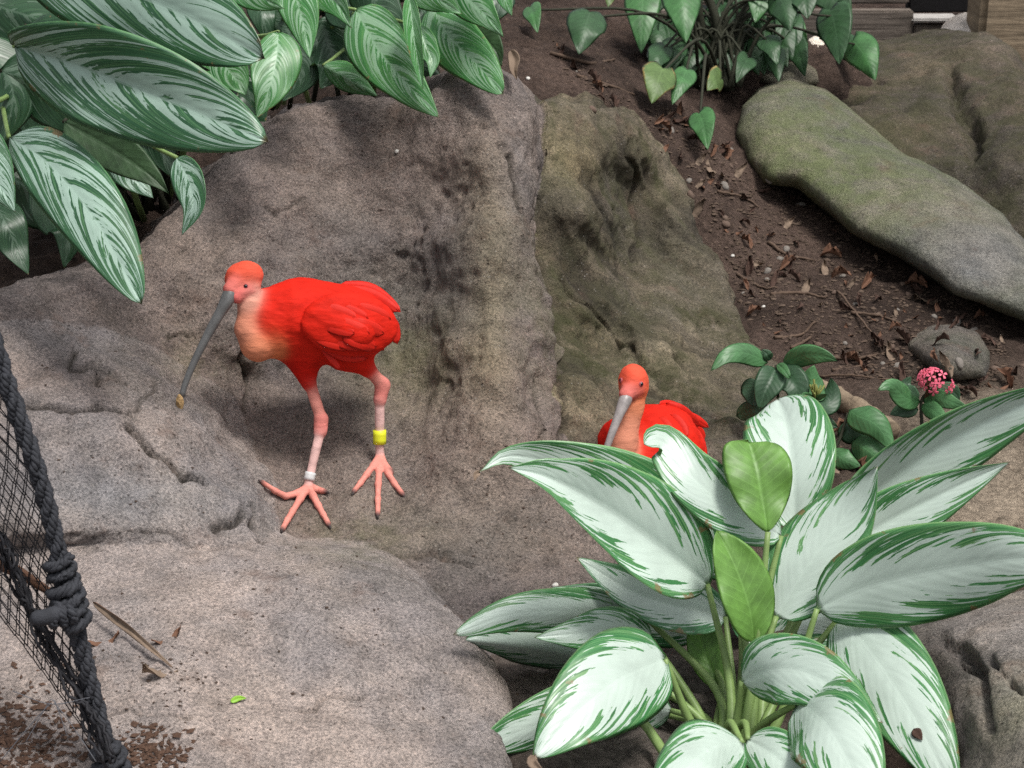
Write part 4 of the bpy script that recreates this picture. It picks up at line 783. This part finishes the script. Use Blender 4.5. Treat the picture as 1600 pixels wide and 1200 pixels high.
s2, dd2 = shrub((1290,720), 'green shrub with a yellow-green flower bud between pale upright leaves', [([(1275,628,0),(1270,605,.02),(1268,590,.02),(1272,570,.02)],.028,0,(-10,-30)),([(1280,640,-.01),(1295,630,.01),(1300,610,.02),(1298,590,.02)],.022,1,(-20,0)),([(1270,632,-.01),(1255,625,-.02),(1248,612,-.02),(1246,602,-.02)],.018,1,(0,0)),
 ([(1272,625,-.02),(1262,618,-.04),(1256,616,-.05),(1252,618,-.06)],.006,0,(0,0)),([(1272,625,-.02),(1282,620,-.04),(1288,618,-.05),(1292,616,-.06)],.006,0,(0,0)),([(1326,640,.0),(1340,650,-.03),(1370,665,-.05),(1398,706,-.05)],.030,0,(-20,-10)),([(1325,655,.02),(1330,670,0),(1345,680,0),(1360,700,0)],.03,1,(-20,-10)),
 ([(1330,690,0),(1350,700,-.03),(1370,715,-.04),(1390,735,-.05)],.034,0,(-20,-20)),([(1300,700,0),(1310,712,-.03),(1325,722,-.04),(1345,728,-.05)],.024,0,(-20,-20)),([(1400,690,0),(1410,705,0),(1420,715,-.02),(1440,730,-.02)],.024,1,(-20,-20)),([(1250,640,.02),(1262,650,.02),(1290,660,.02),(1310,668,.02)],.02,1,(0,0))], [[(1280,680,0),(1275,620,-.01)],[(1310,690,.0),(1325,645,.0)],[(1320,710,0),(1350,690,0)],[(1260,700,.02),(1240,640,.02)]])
for k in range(16):
    a = P(1273+rng.normal(0, 6), 606+rng.normal(0, 8), dd2-.03+rng.normal(0, .01)); b = P(1274, 626, dd2-.02); V, Q = tube(np.array([b, (a+b)/2, a]), [.0012, .0018, .0022], 5); obj('bud', mesh_np('bud', V, Q), plain('bud_green', (.20, .22, .06), .6) if k == 0 else bpy.data.materials['bud_green'], s2)
s3, dd3 = shrub((1430,705), 'green shrub topped by a round cluster of small pink flowers', [([(1438,628,0),(1415,622,-.03),(1392,602,-.05),(1371,610,-.06)],.022,0,(10,-20)),([(1442,628,0),(1465,622,-.03),(1490,630,-.05),(1512,636,-.06)],.018,0,(-10,-10)),([(1440,632,0),(1455,640,-.03),(1470,652,-.05),(1480,664,-.06)],.018,0,(-10,-10)),
 ([(1435,625,.02),(1420,612,.02),(1416,600,.03),(1424,588,.03)],.016,1,(0,0)),([(1455,625,.02),(1478,612,.02),(1490,612,.03),(1500,625,.03)],.02,1,(0,0)),([(1435,640,.0),(1420,640,0),(1405,642,0),(1390,648,0)],.016,1,(0,0)),([(1432,680,0),(1445,690,-.02),(1455,700,-.02),(1470,702,-.02)],.02,1,(0,0))], [[(1440,670,0),(1440,625,0),(1460,605,-.02)],[(1445,680,.02),(1470,650,.02)]])
kp = NT('petal_pink', .5, .3); kp.color((.78, .15, .23)); bm = bmesh.new()
for a in range(4):
    t = a*math.pi/2; v = [bm.verts.new((math.cos(t+da)*r_, math.sin(t+da)*r_, z_)) for da, r_, z_ in ((0, .0005, 0), (-.42, .0042, .0008), (-.25, .0072, .0002), (.25, .0072, .0002), (.42, .0042, .0008))]; bm.faces.new(v)
r_ = bmesh.ops.extrude_face_region(bm, geom=bm.faces[:]); bmesh.ops.translate(bm, vec=(0, 0, -.0008), verts=[g for g in r_['geom'] if isinstance(g, bmesh.types.BMVert)])
fl = bpy.data.meshes.new('flower'); bm.to_mesh(fl); bm.free(); fl.materials.append(kp.m)
cc = P(1462, 598, dd3-.03)
for k in range(34):
    th = rng.uniform(0, 6.28); ph = math.acos(rng.uniform(-.35, 1)); n = np.array([math.sin(ph)*math.cos(th), math.sin(ph)*math.sin(th), math.cos(ph)]); p = cc+n*np.array([.034, .028, .030])*rng.uniform(.8, 1.1)
    if n@(CAM-cc)/np.linalg.norm(CAM-cc) < -.45: continue
    o = obj('flower', fl, None, s3); o.matrix_parent_inverse = Matrix.Translation(-s3.location); o.location = p.tolist(); o.rotation_euler = Vector(n.tolist()).to_track_quat('Z', 'Y').to_euler(); o.scale = [rng.uniform(1.15, 1.6)]*3
    V, Q = tube(np.array([P(1445, 622, dd3-.015), (p+cc)/2, p]), .0009, 4); obj('flower_stalk', mesh_np('flower_stalk', V, Q), M_DEAD, s3)

def box_mesh(name, c, sx, sy, sz, bev=.006, jit=0.0):
    bm = bmesh.new(); bmesh.ops.create_cube(bm, size=1)
    for v in bm.verts: v.co = Vector((v.co.x*sx+random.uniform(-jit, jit), v.co.y*sy, v.co.z*sz+random.uniform(-jit, jit)))
    bmesh.ops.bevel(bm, geom=bm.edges[:], offset=bev, segments=2, affect='EDGES'); me = bpy.data.meshes.new(name); bm.to_mesh(me); bm.free()
    me.transform(Matrix.Translation(Vector([float(q) for q in c]))); return me
def wood(name, col, sc):
    k = NT(name, .85, .2); o = k.tc.outputs['Object']; m = k.mapping(o, sc); n = k.noise(m, 1, 6, .65, .6); n2 = k.noise(o, 40, 4)
    k.color(k.mix(1.0, k.mix(1.0, col, k.ramp(n, [(.3, .55), (.5, 1.0), (.7, 1.35)]), 'MULTIPLY'), k.ramp(n2, [(.2, .8), (.8, 1.2)]), 'MULTIPLY')); k.normal(k.bump(n, .6, .01)); return k.m
M_WOOD = wood('weathered_timber', (.16, .135, .115), (2, 2, 38)); M_POST = wood('tan_timber', (.27, .21, .145), (3, 3, 45)); M_RECESS_SHADE = plain('recess_shade', (.012, .011, .012), .9)
def pbox(name, x0, x1, y0, y1, d, depth, mat, parent, bev=.006):
    a, b = P(x0, y1, d), P(x1, y0, d); c = (a+b)/2+np.array([0, depth/2, 0]); return obj(name, box_mesh(name, c, abs(b[0]-a[0]), depth, abs(b[2]-a[2]), bev, .002), mat, parent)
tw = thing('timber_wall', P(1300, 112, 6.5), 'weathered grey-brown timber wall with a dark opening behind the mossy rock', 'wall')
for y0, y1 in ((-190, -91), (-89, 10), (13, 122)): pbox('plank', 1010, 1424, y0, y1, 6.5, .05, M_WOOD, tw)
pbox('plank', 1426.5, 1540, 37, 122, 6.52, .05, M_WOOD, tw); o = pbox('sill', 1426.5, 1500, 29, 35.5, 6.46, .10, plain('pale_sill', (.42, .40, .38), .8), tw); o = pbox('opening', 1426.5, 1560, -200, 28, 6.62, .05, M_RECESS_SHADE, tw)  # the opening is a black board standing in for its shade
tp = obj('timber_post', box_mesh('timber_post', P(1585, 20, 6.05)+np.array([0, .1, 0]), .21, .2, 1.1, .02, .004), M_POST); tag(tp, 'tan timber post with fine grain beside the white sun-glare block', 'post')
M_GLARE = rock_material('sun_glare_white', 1.0, 0.0, (.5, .5, .4), 0.25)  # near-white colour for blocks added in place of sun glare
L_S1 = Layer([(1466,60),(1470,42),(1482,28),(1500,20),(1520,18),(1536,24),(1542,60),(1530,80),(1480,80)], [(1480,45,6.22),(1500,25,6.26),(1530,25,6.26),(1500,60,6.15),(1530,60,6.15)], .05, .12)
boulder('sun_glare_block', L_S1, (1.2, 5.7, .1), (1.7, 6.6, .6), .010, M_GLARE, (.86, .80, .72), 'bright white block standing in for sun glare against the tan timber post behind the mossy rock', 0, (), .2)
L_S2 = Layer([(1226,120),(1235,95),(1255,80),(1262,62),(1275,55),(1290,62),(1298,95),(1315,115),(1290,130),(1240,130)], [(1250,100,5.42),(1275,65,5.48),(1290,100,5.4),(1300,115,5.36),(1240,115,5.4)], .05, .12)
boulder('sun_glare_block', L_S2, (.7, 4.9, .05), (1.05, 5.9, .65), .009, M_GLARE, (.84, .79, .70), 'bright white block standing in for sun glare behind the heart-shaped leaves', 0, (), .3)
L_S3 = Layer([(1180,130),(1190,105),(1220,92),(1255,92),(1275,110),(1280,130),(1230,140)], [(1200,115,5.3),(1240,100,5.33),(1265,115,5.28),(1220,130,5.25)], .05, .12)
boulder('stone', L_S3, (.6, 4.9, .05), (.95, 5.9, .55), .009, M_BOULDER, (.19, .175, .14), 'small grey-brown stone at the far end of the long boulder', .2, (), .3)

# ------------------------------------------------------------------ rope and net
def rope_mat():
    k = NT('black_rope', .8, .3); o = k.tc.outputs['Object']; n = k.noise(o, 420, 3); k.color(k.mix(k.noise(o, 55, 4), (.012, .013, .016), (.06, .063, .075))); k.normal(k.bump(n, .6, .0015)); return k.m
M_ROPE = rope_mat(); M_NET = plain('black_net', (.018, .018, .022), .7, .3, .3, 90, .2, .001)
RP = pl([(-30,470,2.40),(-5,550,2.41),(25,640,2.42),(55,725,2.43),(80,815,2.45),(98,900,2.47),(120,985,2.49),(140,1065,2.51),(160,1140,2.53),(185,1230,2.55),(200,1290,2.56)])
rope = thing('rope', RP[-1], 'thick black twisted rope with a knot running down across the pale slab', 'rope')
def lay(p, rad, parent, nyarn=4):
    T_ = np.gradient(p, axis=0); T_ /= np.linalg.norm(T_, axis=1)[:, None]; u_ = np.cross(T_, [0.2, 1, .1]); u_ /= np.linalg.norm(u_, axis=1)[:, None]; v_ = np.cross(T_, u_); L_ = np.r_[0, np.cumsum(np.linalg.norm(np.diff(p, axis=0), axis=1))]
    for y_ in range(nyarn):
        a_ = -L_*2*math.pi/.030+y_*2*math.pi/nyarn; q_ = p+(np.cos(a_)[:, None]*u_+np.sin(a_)[:, None]*v_)*rad*.52+rng.normal(0, .00035, p.shape); V_, Q_ = tube(q_, rad*.48*(1+.12*rng.normal(size=len(p))), 6); obj('yarn', mesh_np('yarn', V_, Q_), M_ROPE, parent)
pth = spline(RP, 260); T = np.gradient(pth, axis=0); T /= np.linalg.norm(T, axis=1)[:, None]; u = np.cross(T, [0, 1, 0]); u /= np.linalg.norm(u, axis=1)[:, None]; w_ = np.cross(T, u); L = np.r_[0, np.cumsum(np.linalg.norm(np.diff(pth, axis=0), axis=1))]
for k in range(3):
    a = L*2*math.pi/.085+k*2.094; p = pth+(np.cos(a)[:, None]*u+np.sin(a)[:, None]*w_)*.0062+rng.normal(0, .0004, pth.shape); V, Q = tube(p, .0045, 8); st_ = obj('strand', mesh_np('strand', V, Q), M_ROPE, rope); lay(p, .0068, st_)
kn = P(108, 945, 2.475)
def loop(name, c, ax, r, turns, pitch, rad, parent, n=120):
    ax = np.array(ax, float); ax /= np.linalg.norm(ax); u = np.cross(ax, [0, 1, .1]); u /= np.linalg.norm(u); w = np.cross(ax, u); t = np.linspace(0, turns*2*math.pi, n)
    p = c+(np.cos(t)[:, None]*u+np.sin(t)[:, None]*w)*r+ax*((t/(2*math.pi)-turns/2)*pitch)[:, None]+rng.normal(0, .0005, (n, 3)); V, Q = tube(p, rad*.6, 8); o = obj(name, mesh_np(name, V, Q), M_ROPE, parent); lay(p, rad, o); return o
loop('knot', kn, RP[6]-RP[5], .0175, 3.3, .017, .0085, rope); loop('knot', P(95, 958, 2.46), P(60, 965, 2.45)-P(115, 955, 2.47), .013, 2.4, .013, .007, rope); loop('knot', P(96, 893, 2.468), RP[6]-RP[5], .0155, 2.2, .016, .007, rope)
V, Q = tube(spline(pl([(112,950,2.465),(90,958,2.45),(68,965,2.44),(50,966,2.44)]), 12), [.011]*10+[.010, .007], 10); obj('rope_end', mesh_np('rope_end', V, Q), M_ROPE, rope)
loop('knot', P(172, 1190, 2.54), RP[9]-RP[8], .017, 2.5, .018, .009, rope)
net = thing('netting', P(60, 1180, 2.5), 'fine black netting stretched beside the rope over the pale slab', 'net')
rp2 = np.array([project(q[None])[0][0] for q in pth]), np.array([project(q[None])[1][0] for q in pth]), np.array([project(q[None])[2][0] for q in pth])
rows = np.arange(520, 1215, 19.0)
for layer in range(2):
    for c in range(1, 26):
        pts = []
        for r, y in enumerate(rows):
            xr = np.interp(y, rp2[1], rp2[0]); dr = np.interp(y, rp2[1], rp2[2]); off = (c+.5*(1 if (r+c) % 2 == 0 else -1))*8.6+layer*4+2.2*math.sin(y*.021+c*.31+layer)
            lim = np.interp(y, [520, 850, 960, 1090, 1200], [400, 400, 120, 70, 30])
            x = xr-off*np.interp(y, [520, 800, 1200], [1.0, 1.0, .62])
            if off > lim: break
            pts.append(P(x+rng.normal(0, .5), y+rng.normal(0, 1)+off*.15, dr+.012+layer*.02+.03*math.sin(c*.25)))
        if len(pts) > 3: V, Q = tube(np.array(pts), .00085, 4); obj('cord', mesh_np('cord', V, Q), M_NET, net)
for k in range(9):
    x0 = [(-40,800),(0,850),(30,915),(65,985),(110,1070),(145,1130),(170,1190)]; pts = [P(x+rng.normal(0, 8), y+rng.normal(0, 9), 2.50+rng.normal(0, .012)) for x, y in x0]; V, Q = tube(spline(pts, 60)+rng.normal(0, .0018, (60, 3)), .0022, 5); o = obj('gathered_edge', mesh_np('gathered_edge', V, Q), M_NET, net)
M_FIL = plain('grey_filament', (.10, .105, .12), .4, .5)
for a in ([(40,1160),(75,1100),(85,1095),(105,1150)], [(0,1190),(50,1130),(80,1098)], [(85,1098),(110,1130),(150,1190)], [(20,1080),(80,1100),(140,1090)]):
    V, Q = tube(spline([P(x, y, 2.46) for x, y in a], 20), .0006, 4); obj('loose_filament', mesh_np('loose_filament', V, Q), M_FIL, net)

# ------------------------------------------------------------------ litter: dead leaves, twigs, pebbles, mulch
bpy.context.view_layer.update()
def place(o, px, py, lift=.002, rot=None, sc=1.0, only=STONE):
    l, n = hit(px, py, only); q = Vector(n.tolist()).to_track_quat('Z', 'Y') @ Quaternion((0, 0, 1), random.uniform(0, 6.28) if rot is None else rot); o.location = (l+n*lift).tolist(); o.rotation_mode = 'QUATERNION'; o.rotation_quaternion = q; o.scale = (sc, sc, sc)
def dead_mesh(k):
    r = np.random.default_rng(k); n, m = 9, 3; V = []
    for i in range(n):
        v = i/(n-1); w = (v**.6*(1-v)**.7)*.85*(.018+.006*r.random())
        for j in range(-m, m+1): a = j/m; V.append([w*a*(1+.2*r.normal()), (v-.5)*.055, .004+.012*a*a*(.4+r.random())*(.5+math.sin(v*3+k))+.008*math.sin(v*4+k)+r.normal()*.0006])
    W = 2*m+1; Q = [[i*W+j, i*W+j+1, (i+1)*W+j+1, (i+1)*W+j] for i in range(n-1) for j in range(W-1)]; V = np.array(V); V = np.vstack([V, V-[0, 0, .0006]]); Q = np.array(Q); N_ = n*W; Q = np.vstack([Q, Q[:, ::-1]+N_])
    rim = [j for j in range(W)]+[i*W+W-1 for i in range(1, n)]+[(n-1)*W+j for j in range(W-2, -1, -1)]+[i*W for i in range(n-2, 0, -1)]; Q = np.vstack([Q, [[rim[i], rim[i-1], rim[i-1]+N_, rim[i]+N_] for i in range(len(rim))]])
    return mesh_np('dead_leaf', V, Q)
DM = []
for k, mt in enumerate((M_DEAD, M_DEAD_P, M_DEAD_D, M_DEAD, M_DEAD_D, M_DEAD_D)): me = dead_mesh(k+3); me.materials.append(mt); DM.append(me)
zone = [(860,60),(1000,170),(1090,170),(1150,260),(1250,300),(1330,375),(1440,440),(1560,500),(1590,600),(1500,620),(1390,600),(1250,560),(1170,500),(1110,380),(1060,280),(1000,180),(900,150)]
def inside(x, y, pg):
    c = False
    for (ax, ay), (bx, by) in zip(pg, pg[1:]+pg[:1]):
        if (ay > y) != (by > y) and x < (bx-ax)*(y-ay)/(by-ay)+ax: c = not c
    return c
def where(x, y):
    L_ = ((1100,120,'below the heart-leaved plant'),(900,90,'behind the mossy rock flank'),(1110,330,'along the mossy rock flank'),(1250,330,'under the upper end of the long boulder'),(1400,470,'under the lower end of the long boulder'),(1480,560,'around the small rounded stone'),(1250,520,'just behind the flowering shrubs'),(1200,420,'in the middle of the bare slope'))
    return min(L_, key=lambda q: (q[0]-x)**2+(q[1]-y)**2)[2]
spots = []
while len(spots) < 120:
    x, y = random.uniform(850, 1600), random.uniform(50, 620)
    if inside(x, y, zone): spots.append((x, y))
for k, (x, y) in enumerate(spots):
    o = obj('dead_leaf', DM[(k*7) % 6]); sc_ = random.uniform(.45, 1.15); tag(o, f"{'large' if sc_ > .9 else 'small' if sc_ < .65 else 'middling'} {('brown', 'pale tan', 'dark', 'reddish brown', 'dark', 'blackish')[(k*7) % 6]} dead leaf on the soil {where(x, y)}", 'dead leaf', 'dead leaves on the soil slope'); place(o, x, y, .001, None, sc_)
for k in range(26):
    x, y = random.choice([(1250,735),(1300,730),(1350,740),(1280,690),(1240,670),(1330,720),(1400,720)]); sc_ = random.uniform(.6, 1.3); o = obj('dead_leaf', DM[k % 4]); tag(o, f"{'large' if sc_ > 1.0 else 'small'} {('brown', 'pale tan', 'dark', 'reddish brown')[k % 4]} dead leaf lying under the flowering shrub {'with the pink cluster' if x > 1340 else 'with the flower bud' if x > 1265 else 'with two long spread leaves'}", 'dead leaf', 'dead leaves under the shrubs'); place(o, x+random.uniform(-35, 35), y+random.uniform(-25, 25), .001, None, sc_)
for (x, y, s_, mt, lab) in ((1108,265,1.2,1,'pale round dead leaf on the soil near the heart-leaved plant'),(1085,335,1.2,1,'pale tan dead leaf on the soil beside the mossy rock flank'),(1065,185,1.5,0,'curled brown dead leaf propped against the rock flank'),(260,1000,1.0,0,'thin curled brown leaf lying on the pale slab beside the rope knot'),(163,1003,.9,0,'small folded brown leaf on the slab close to the rope knot'),(250,1055,1.0,1,'dull tan dead leaf flat on the pale slab')):
    o = obj('dead_leaf', DM[mt]); tag(o, lab, 'dead leaf'); place(o, x, y, .002, None, s_)
def twig(pts, r, label, mat=M_TWIG, lift=.004, group='twigs on the soil slope', name='twig'):
    p = []
    for q in pts: l, n = hit(*q); p.append(l+n*lift)
    V, Q = tube(spline(p, 4*len(p)+4)+rng.normal(0, .0008, (4*len(p)+4, 3)), np.linspace(r, r*.55, 4*len(p)+4), 6); return tag(obj(name, mesh_np(name, V, Q), mat), label, 'twig', group)
TWL = 'thin brown twig lying on the soil slope between the boulders'
for pts in ([(1308,455),(1335,490),(1365,525),(1385,545)], [(1210,530),(1250,525),(1275,505)], [(1235,545),(1265,530),(1280,500)], [(1205,462),(1250,460),(1290,468)], [(1300,580),(1350,575),(1420,568)], [(1280,590),(1330,588),(1390,596)], [(1330,490),(1370,495),(1400,505)], [(1120,300),(1160,310),(1185,325)], [(1150,430),(1190,450),(1215,452)], [(1440,600),(1480,605),(1530,612)], [(1200,380),(1230,400),(1275,410)], [(900,120),(950,135),(990,150)], [(860,85),(920,100),(960,95)], [(1290,560),(1340,562),(1400,550)]):
    twig(pts, random.uniform(.003, .0055), 'thin brown twig lying on the soil '+where(*pts[1]))
p = [hit(1255, 600)[0]+[0, 0, .012], hit(1320, 640)[0]+[0, 0, .016], hit(1388, 693)[0]+[0, 0, .02]]; V, Q = tube(spline(p, 24)+rng.normal(0, .001, (24, 3)), np.linspace(.016, .028, 24), 10); V = V+(.006*fbm(V*np.array([1, 1, 1]), 40, 2, 5))[:, None]; tag(obj('branch', mesh_np('branch', V, Q), wood('branch_wood', (.24, .185, .13), (30, 30, 30))), 'broken tan branch lying behind the flowering shrubs', 'branch')
V, Q = tube(spline(pl([(0,880,2.56),(30,895,2.55),(70,920,2.53),(110,945,2.52)]), 14), np.linspace(.010, .003, 14), 6); tag(obj('dry_stalk', mesh_np('dry_stalk', V, Q), M_DEAD), 'dry brown stalk caught behind the netting beside the rope knot', 'stalk')
me = leaf_mesh('dead_leaf', [hit(148, 968)[0]+[0, 0, .03], hit(195, 995)[0]+[0, 0, .02], hit(225, 1018)[0]+[0, 0, .016], hit(272, 1050)[0]+[0, 0, .006]], .0075, phi=((70, 10), (-10, 60)), curl=(30, -20), shape=(.35, .6), wave=.3, n=24, m=4, top=M_DEAD_P, under=M_DEAD); tag(obj('dead_leaf', me), 'long twisted brown dried leaf reaching from the rope knot onto the slab', 'dead leaf')
me = leaf_mesh('dead_leaf', pl([(798,78,3.82),(804,92,3.81),(803,108,3.80),(808,126,3.80)]), .014, phi=(40, 20), n=14, m=4, top=M_DEAD_P, under=M_DEAD); tag(obj('dead_leaf', me), 'brown dead leaf hanging at the top corner of the rock wall', 'dead leaf')
kg = NT('fresh_green', .5, .3); kg.color((.24, .46, .05)); l, n = hit(360, 1101); l2, _ = hit(386, 1096); me = leaf_mesh('fallen_leaf', [l+n*.004, (l+l2)/2+n*.007, l2+n*.005], .0045, n=10, m=3, phi=(0, 0), top=kg.m, under=kg.m); tag(obj('fallen_leaf', me), 'tiny bright green leaf lying on the pale slab', 'leaf')
bpy.context.view_layer.update(); l, n = hit(1428, 1140, None); l2, _ = hit(1442, 1158, None); me = leaf_mesh('fallen_leaf', [l+n*.003, (l+l2)/2+n*.004, l2+n*.003], .0075, n=10, m=3, phi=(0, 0), top=M_DEAD_D, under=M_DEAD_D); tag(obj('fallen_leaf', me), 'small dark maroon leaf stuck on a drooping silver leaf', 'leaf')
bm = bmesh.new(); bmesh.ops.create_icosphere(bm, subdivisions=2, radius=1); PB = []
for k in range(3):
    me = bpy.data.meshes.new('pebble'); bm.to_mesh(me); co = np.array([v.co for v in me.vertices])
    for v, q in zip(me.vertices, co*np.array([1, .8, .55])*(1+.35*fbm(co, 1.2, 2, 30+k))[:, None]): v.co = q
    for p_ in me.polygons: p_.use_smooth = True
    me.materials.append((plain('pebble_white', (.62, .60, .56), .8, .2, .15), plain('pebble_grey', (.20, .18, .16), .9), plain('pebble_brown', (.13, .09, .07), .9))[k]); PB.append(me)
bm.free()
for k in range(46):
    x, y = random.choice(spots); o = obj('pebble', PB[1+k % 2]); x += random.uniform(-20, 20); y += random.uniform(-20, 20); tag(o, f"small {('grey', 'brown')[k % 2]} pebble half sunk in the soil {where(x, y)}", 'pebble', 'pebbles on the soil slope'); place(o, x, y, 0, None, random.uniform(.005, .014))
for x, y, r_, lab in ((825,123,.006,'tiny white fleck on the soil by the top corner of the rock wall'),(1193,480,.006,'tiny white fleck on the soil below the long boulder'),(620,237,.005,'tiny white fleck high on the face of the rock wall'),(1145,400,.005,'tiny white fleck on the soil beside the mossy flank'),(868,915,.006,'small pinkish chip on the rock near the silver leaves')):
    o = obj('pebble', PB[0]); tag(o, lab, 'pebble'); place(o, x, y, .001, None, r_)
# loose crumbs: mulch by the net, soil crumbs on the slope and crumbs on the stone
def crumbs(name, pts, smin_, smax_, mat, label, cat, only=STONE):
    base_v = np.array([[1, 0, 0], [-1, 0, 0], [0, 1, 0], [0, -1, 0], [0, 0, .6], [0, 0, -.6]]); base_f = np.array([[0, 2, 4], [2, 1, 4], [1, 3, 4], [3, 0, 4], [2, 0, 5], [1, 2, 5], [3, 1, 5], [0, 3, 5]]); V = []; Fc = []
    for k, (x, y) in enumerate(pts):
        try: l, n = hit(x, y, only)
        except ValueError: l, n = hit(1240, 420)
        s_ = math.exp(random.uniform(math.log(smin_), math.log(smax_))); q = base_v*rng.uniform(.5, 1.5, (6, 3))*s_*np.array([1, random.uniform(.3, 1), .7]); a = random.uniform(0, 6.28); rot = np.array([[math.cos(a), -math.sin(a), 0], [math.sin(a), math.cos(a), 0], [0, 0, 1]])
        V.append(q@rot.T+l+n*s_*.2); Fc.append(base_f+6*k)
    o = obj(name, mesh_np(name, np.vstack(V), np.vstack(Fc), False), mat); o['kind'] = 'stuff'; tag(o, label, cat)
pts = [(random.gauss(30, 60), random.gauss(1165, 40)) for k in range(700)]+[(random.gauss(235, 28), random.gauss(1180, 22)) for k in range(300)]; pts = [(x, max(y, 1040)) for x, y in pts if y < 1230]
crumbs('mulch', pts, .0025, .008, plain('mulch_brown', (.085, .05, .035), .9, .2, .6, 200), 'dark brown bark mulch scattered at the foot of the rope and net', 'mulch')
pts = []
while len(pts) < 2600:
    x, y = random.uniform(850, 1620), random.uniform(40, 640)
    if inside(x, y, zone): pts.append((x, y))
crumbs('soil_crumbs', pts, .002, .009, plain('crumb_brown', (.10, .072, .055), .95, .15, .6, 90), 'loose brown soil crumbs and bark bits over the slope', 'soil', ('ground',))
pts = [(random.uniform(110, 700), random.uniform(850, 1190)) for k in range(130)]+[(random.uniform(430, 900), random.uniform(680, 900)) for k in range(90)]+[(random.gauss(265, 40), random.gauss(1060, 30)) for k in range(60)]+[(random.uniform(60, 400), random.uniform(520, 820)) for k in range(60)]
crumbs('grit', pts, .0012, .0042, plain('grit_dark', (.07, .05, .04), .95, .15, .6, 90), 'tiny dark grit and plant bits scattered over the pale slab and the rock', 'grit')
